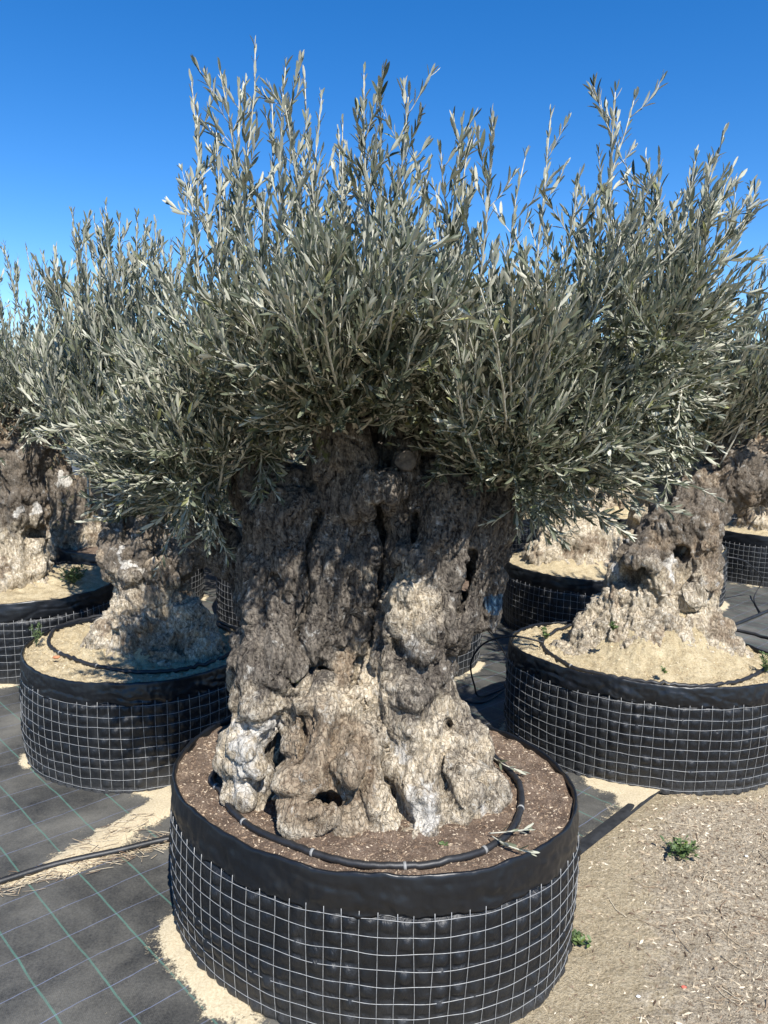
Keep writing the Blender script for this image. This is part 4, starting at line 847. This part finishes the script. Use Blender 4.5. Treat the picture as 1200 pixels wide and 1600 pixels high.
side_tree("mossy olive stump with yellow-brown roots behind the leftmost trunk", (-2.4, 6.45, .48),
 [[(115, 900, .0, 66), (118, 850, .0, 50), (130, 790, .0, 28), (155, 740, .05, 20), (170, 670, .1, 18)], [(75, 865, 0, 30)], [(165, 850, 0, 30)], [(110, 800, .0, 24), (90, 730, .05, 16), (80, 660, .1, 14)], [(150, 760, -.1, 20)]], [], 6.45, (-3.4, 5.6, .42), (-1.5, 7.4, 1.9), .014, 34, tone_low(.6, .9, -.3, .5),
 [(165, 690, 6.5), (85, 680, 6.5)], [[(-40, 560), (40, 480), (160, 470), (280, 520), (300, 640), (180, 700), (60, 690), (-40, 650)]], [90], [(6.5, .9)], 54, detail=1, side=8, step=.034, leaf=(.055, .08), matleaf='leaf_far')
side_tree("olive with a wide pale root mound, half hidden right of the main trunk", (1.55, 5.95, .48),
 [[(900, 900, .0, 88), (903, 850, .0, 62), (900, 800, .0, 30), (905, 750, .03, 24), (920, 690, .1, 18), (940, 620, .1, 12)], [(860, 880, -.1, 40)], [(950, 885, -.1, 30)], [(895, 770, 0, 22), (860, 700, .05, 18), (840, 640, .1, 11)]], [], 5.95, (.6, 5.1, .42), (2.8, 6.9, 1.9), .013, 35, tone_low(1.0, 1.5, .2),
 [(930, 660, 6.0), (845, 660, 6.0), (900, 720, 5.95)], [[(720, 600), (780, 520), (880, 490), (1000, 510), (1060, 600), (1020, 690), (900, 720), (780, 700)]], [120], [(6.0, .9)], 55, detail=1, side=8, step=.032, leaf=(.055, .08), matleaf='leaf_far')

# background trees: two builds, copied
def far_tree(label, seed, x, y):
    rr_ = random.Random(seed); root = thing("olive_tree", (0, 0, 0), label, "tree", GT)
    pr = [[(0, 0, .45, .36), (0, 0, .75, .24), (.03, 0, 1.0, .16), (0, 0, 1.2, .15), {'k': .08}]]
    for k in range(7): a = rr_.uniform(0, 6.28); pr.append([(cos(a) * .22, sin(a) * .22, rr_.uniform(.5, .75), rr_.uniform(.09, .15))])
    hd = []
    for k in range(5):
        a = k * 1.257 + rr_.uniform(-.4, .4); e = (cos(a) * .34, sin(a) * .34, 1.5 + rr_.uniform(-.1, .2)); pr.append([(0, 0, 1.05, .12), (cos(a) * .2, sin(a) * .2, 1.28, .10), (*e, .045)]); hd.append(np.array(e))
    build_trunk(pr, [], 0, (-.7, -.7, .42), (.7, .7, 1.9), .016, seed, root, M['bark_pale'], tone_low(.8, 1.3, .2), 1.4, lambda V: np.full(len(V), .8), .05, world=False, unproject=False)
    c = Crown(seed + 1); r = c.r
    for k in range(125):
        v_ = r.normal(size=3); v_ /= np.linalg.norm(v_); v_ *= r.random() ** .33; T = np.array([v_[0] * .95, v_[1] * .95, 1.95 + v_[2] * .72 + .12 * r.random()])
        w = [np.linalg.norm((T - q) * [1.2, 1.2, .4]) + r.exponential(.15) for q in hd]; c.shoot(hd[int(np.argmin(w))], T, .058, .088, side=8, leafy=.25, tw=(.12, .3), step=.036)
    c.build(root, M['leaf_far'], 1, world=False); root.location = (x, y, .0); return root
def dup(root, loc, rotz, label, sc=1.0):
    q = root.copy(); link(q); q.location = loc; q.rotation_euler = (0, 0, rotz); q.scale = (sc,) * 3; q['label'] = label
    for ch in root.children:
        d = ch.copy(); link(d); d.parent = q
    return q
ta = far_tree("olive crown filling the gap directly behind the main trunk", 61, .12, 5.05); tb = far_tree("olive standing behind the left planter's tree, in the faded planter", 62, -.80, 6.02); tb.rotation_euler = (0, 0, 1)
ta.scale = tb.scale = (.97, .97, .97)
FAR = [(2.6, 6.9, 'olive behind the right-hand trunk, in the planter with the loose flap'), (4.15, 7.85, 'olive of the far planter at the right edge')]
for k, (fx_, fy_, lb) in enumerate(FAR): dup((ta, tb)[k % 2], (fx_, fy_, 0), 2.1 + k, lb, .97)
def mat_far_pot():
    t = NT("far_liner"); return t.fin((.015, .016, .019), .5)
row = [(-3.6, 6.3), (-3.9, 8.1), (-2.4, 8.2), (-1.0, 7.7), (.55, 7.3), (1.2, 8.6), (2.9, 8.9), (-.3, 9.3), (-1.8, 9.9), (-3.4, 10.4), (4.6, 9.9), (2.0, 10.4), (.6, 11.2), (3.6, 11.6), (-1.0, 11.8), (6.2, 11.8), (-5.2, 11.5), (-2.9, 13), (1.6, 13.4), (4.9, 13.8)]
side_w = ['outermost left edge', 'left edge', 'far left', 'left', 'left of centre', 'centre left', 'centre', 'centre right', 'right of centre', 'right', 'far right', 'right edge', 'outermost right edge']
used_labels = set()
pots = planter(2.9, 8.9, .6, .6, 0, "small distant planter with a sunlit mound, right of the main trunk", seed=20, det=2, soilmat='sand', mound=.2, bits=0)
for k, (fx_, fy_) in enumerate(row):
    px = 600 + F_PX * fx_ / fy_; depth = 'second' if fy_ < 8.3 else 'third' if fy_ < 10 else 'fourth' if fy_ < 12 else 'rearmost'
    lb = f"distant grey-green olive at the {side_w[int(np.clip((px + 110) / 108, 0, 12))]}, in the {depth} row behind the front planters"
    assert lb not in used_labels, lb; used_labels.add(lb)
    dup((ta, tb)[k % 2], (fx_, fy_, 0), k * 1.7, lb, .9 + .08 * ((k * 7) % 3) / 2)
    if (fx_, fy_) != (2.9, 8.9): dup(pots, (fx_, fy_, 0), k * .9, lb.replace("grey-green olive", "mesh planter").replace(" behind the front planters", " back"))

# small plants in the planters
weed(on(115, 912, .54), .10, 40, "bright green leafy weed on the leftmost planter's soil", 14, (.02, .045), .6, lw=.7)
weed(on(57, 1008, .52), .045, 12, "small upright green sprout at the left rim of the left planter", 15, (.012, .025), 1.4, lw=.5)
weed(on(1195, 1050, .52), .05, 14, "grass-green weed at the right rim of the right planter", 16, (.02, .035), .9, lw=.5)
weed(at(958, 985, 3.5), .03, 10, "small dark sprout on the left slope of the right-hand mound", 17, (.012, .022), .7)
weed(on(852, 998, .52), .035, 10, "weed at the back left rim of the right planter", 18, (.012, .028), .9)
weed(on(1038, 1052, .56), .02, 6, "pale green sprout at the foot of the right-hand mound", 19, (.01, .018), .6)
def pebble(p, R, col, label, name, cat, seed):
    rp = np.random.default_rng(seed); n, m = 14, 9; a = np.arange(n) * 2 * pi / n; b = np.linspace(-pi / 2, pi / 2, m); A, B = np.meshgrid(a, b, indexing='ij'); A, B = A.ravel(), B.ravel(); V = np.stack([np.cos(A) * np.cos(B), np.sin(A) * np.cos(B) * .7, np.sin(B) * .45], 1)
    V = V * (1 + .25 * fbm(V * 1.7 + seed, 2, seed))[:, None] * R; me = fast_mesh(name, V, [grid_faces(n, m, True)], mats=[mat_simple(name + "_mat", col, .85, 0, .3, .25, 90)]); o = obj(name, me); o.location = p; tag(o, label, cat)
pebble(gz((876, 1496), .004), .012, (.5, .17, .08), "orange brick fragment beside the small seedling near the front planter", "brick_fragment", "fragment", 5)
pebble(gz((1068, 1546), .003), .008, (.6, .13, .09), "small red fragment on the litter at lower right", "brick_fragment", "fragment", 6)
pebble(gz((997, 1561), .003), .007, (.75, .73, .68), "small white pebble on the litter at lower right", "pebble", "stone", 7)
pebble(gz((1166, 1339), .003), .008, (.7, .68, .62), "white pebble near the weed patch at the right edge", "pebble", "stone", 8)
pebble(on(88, 1027, .535), .018, (.42, .18, .09), "reddish brick piece on the left planter's sandy soil", "brick_fragment", "fragment", 9)
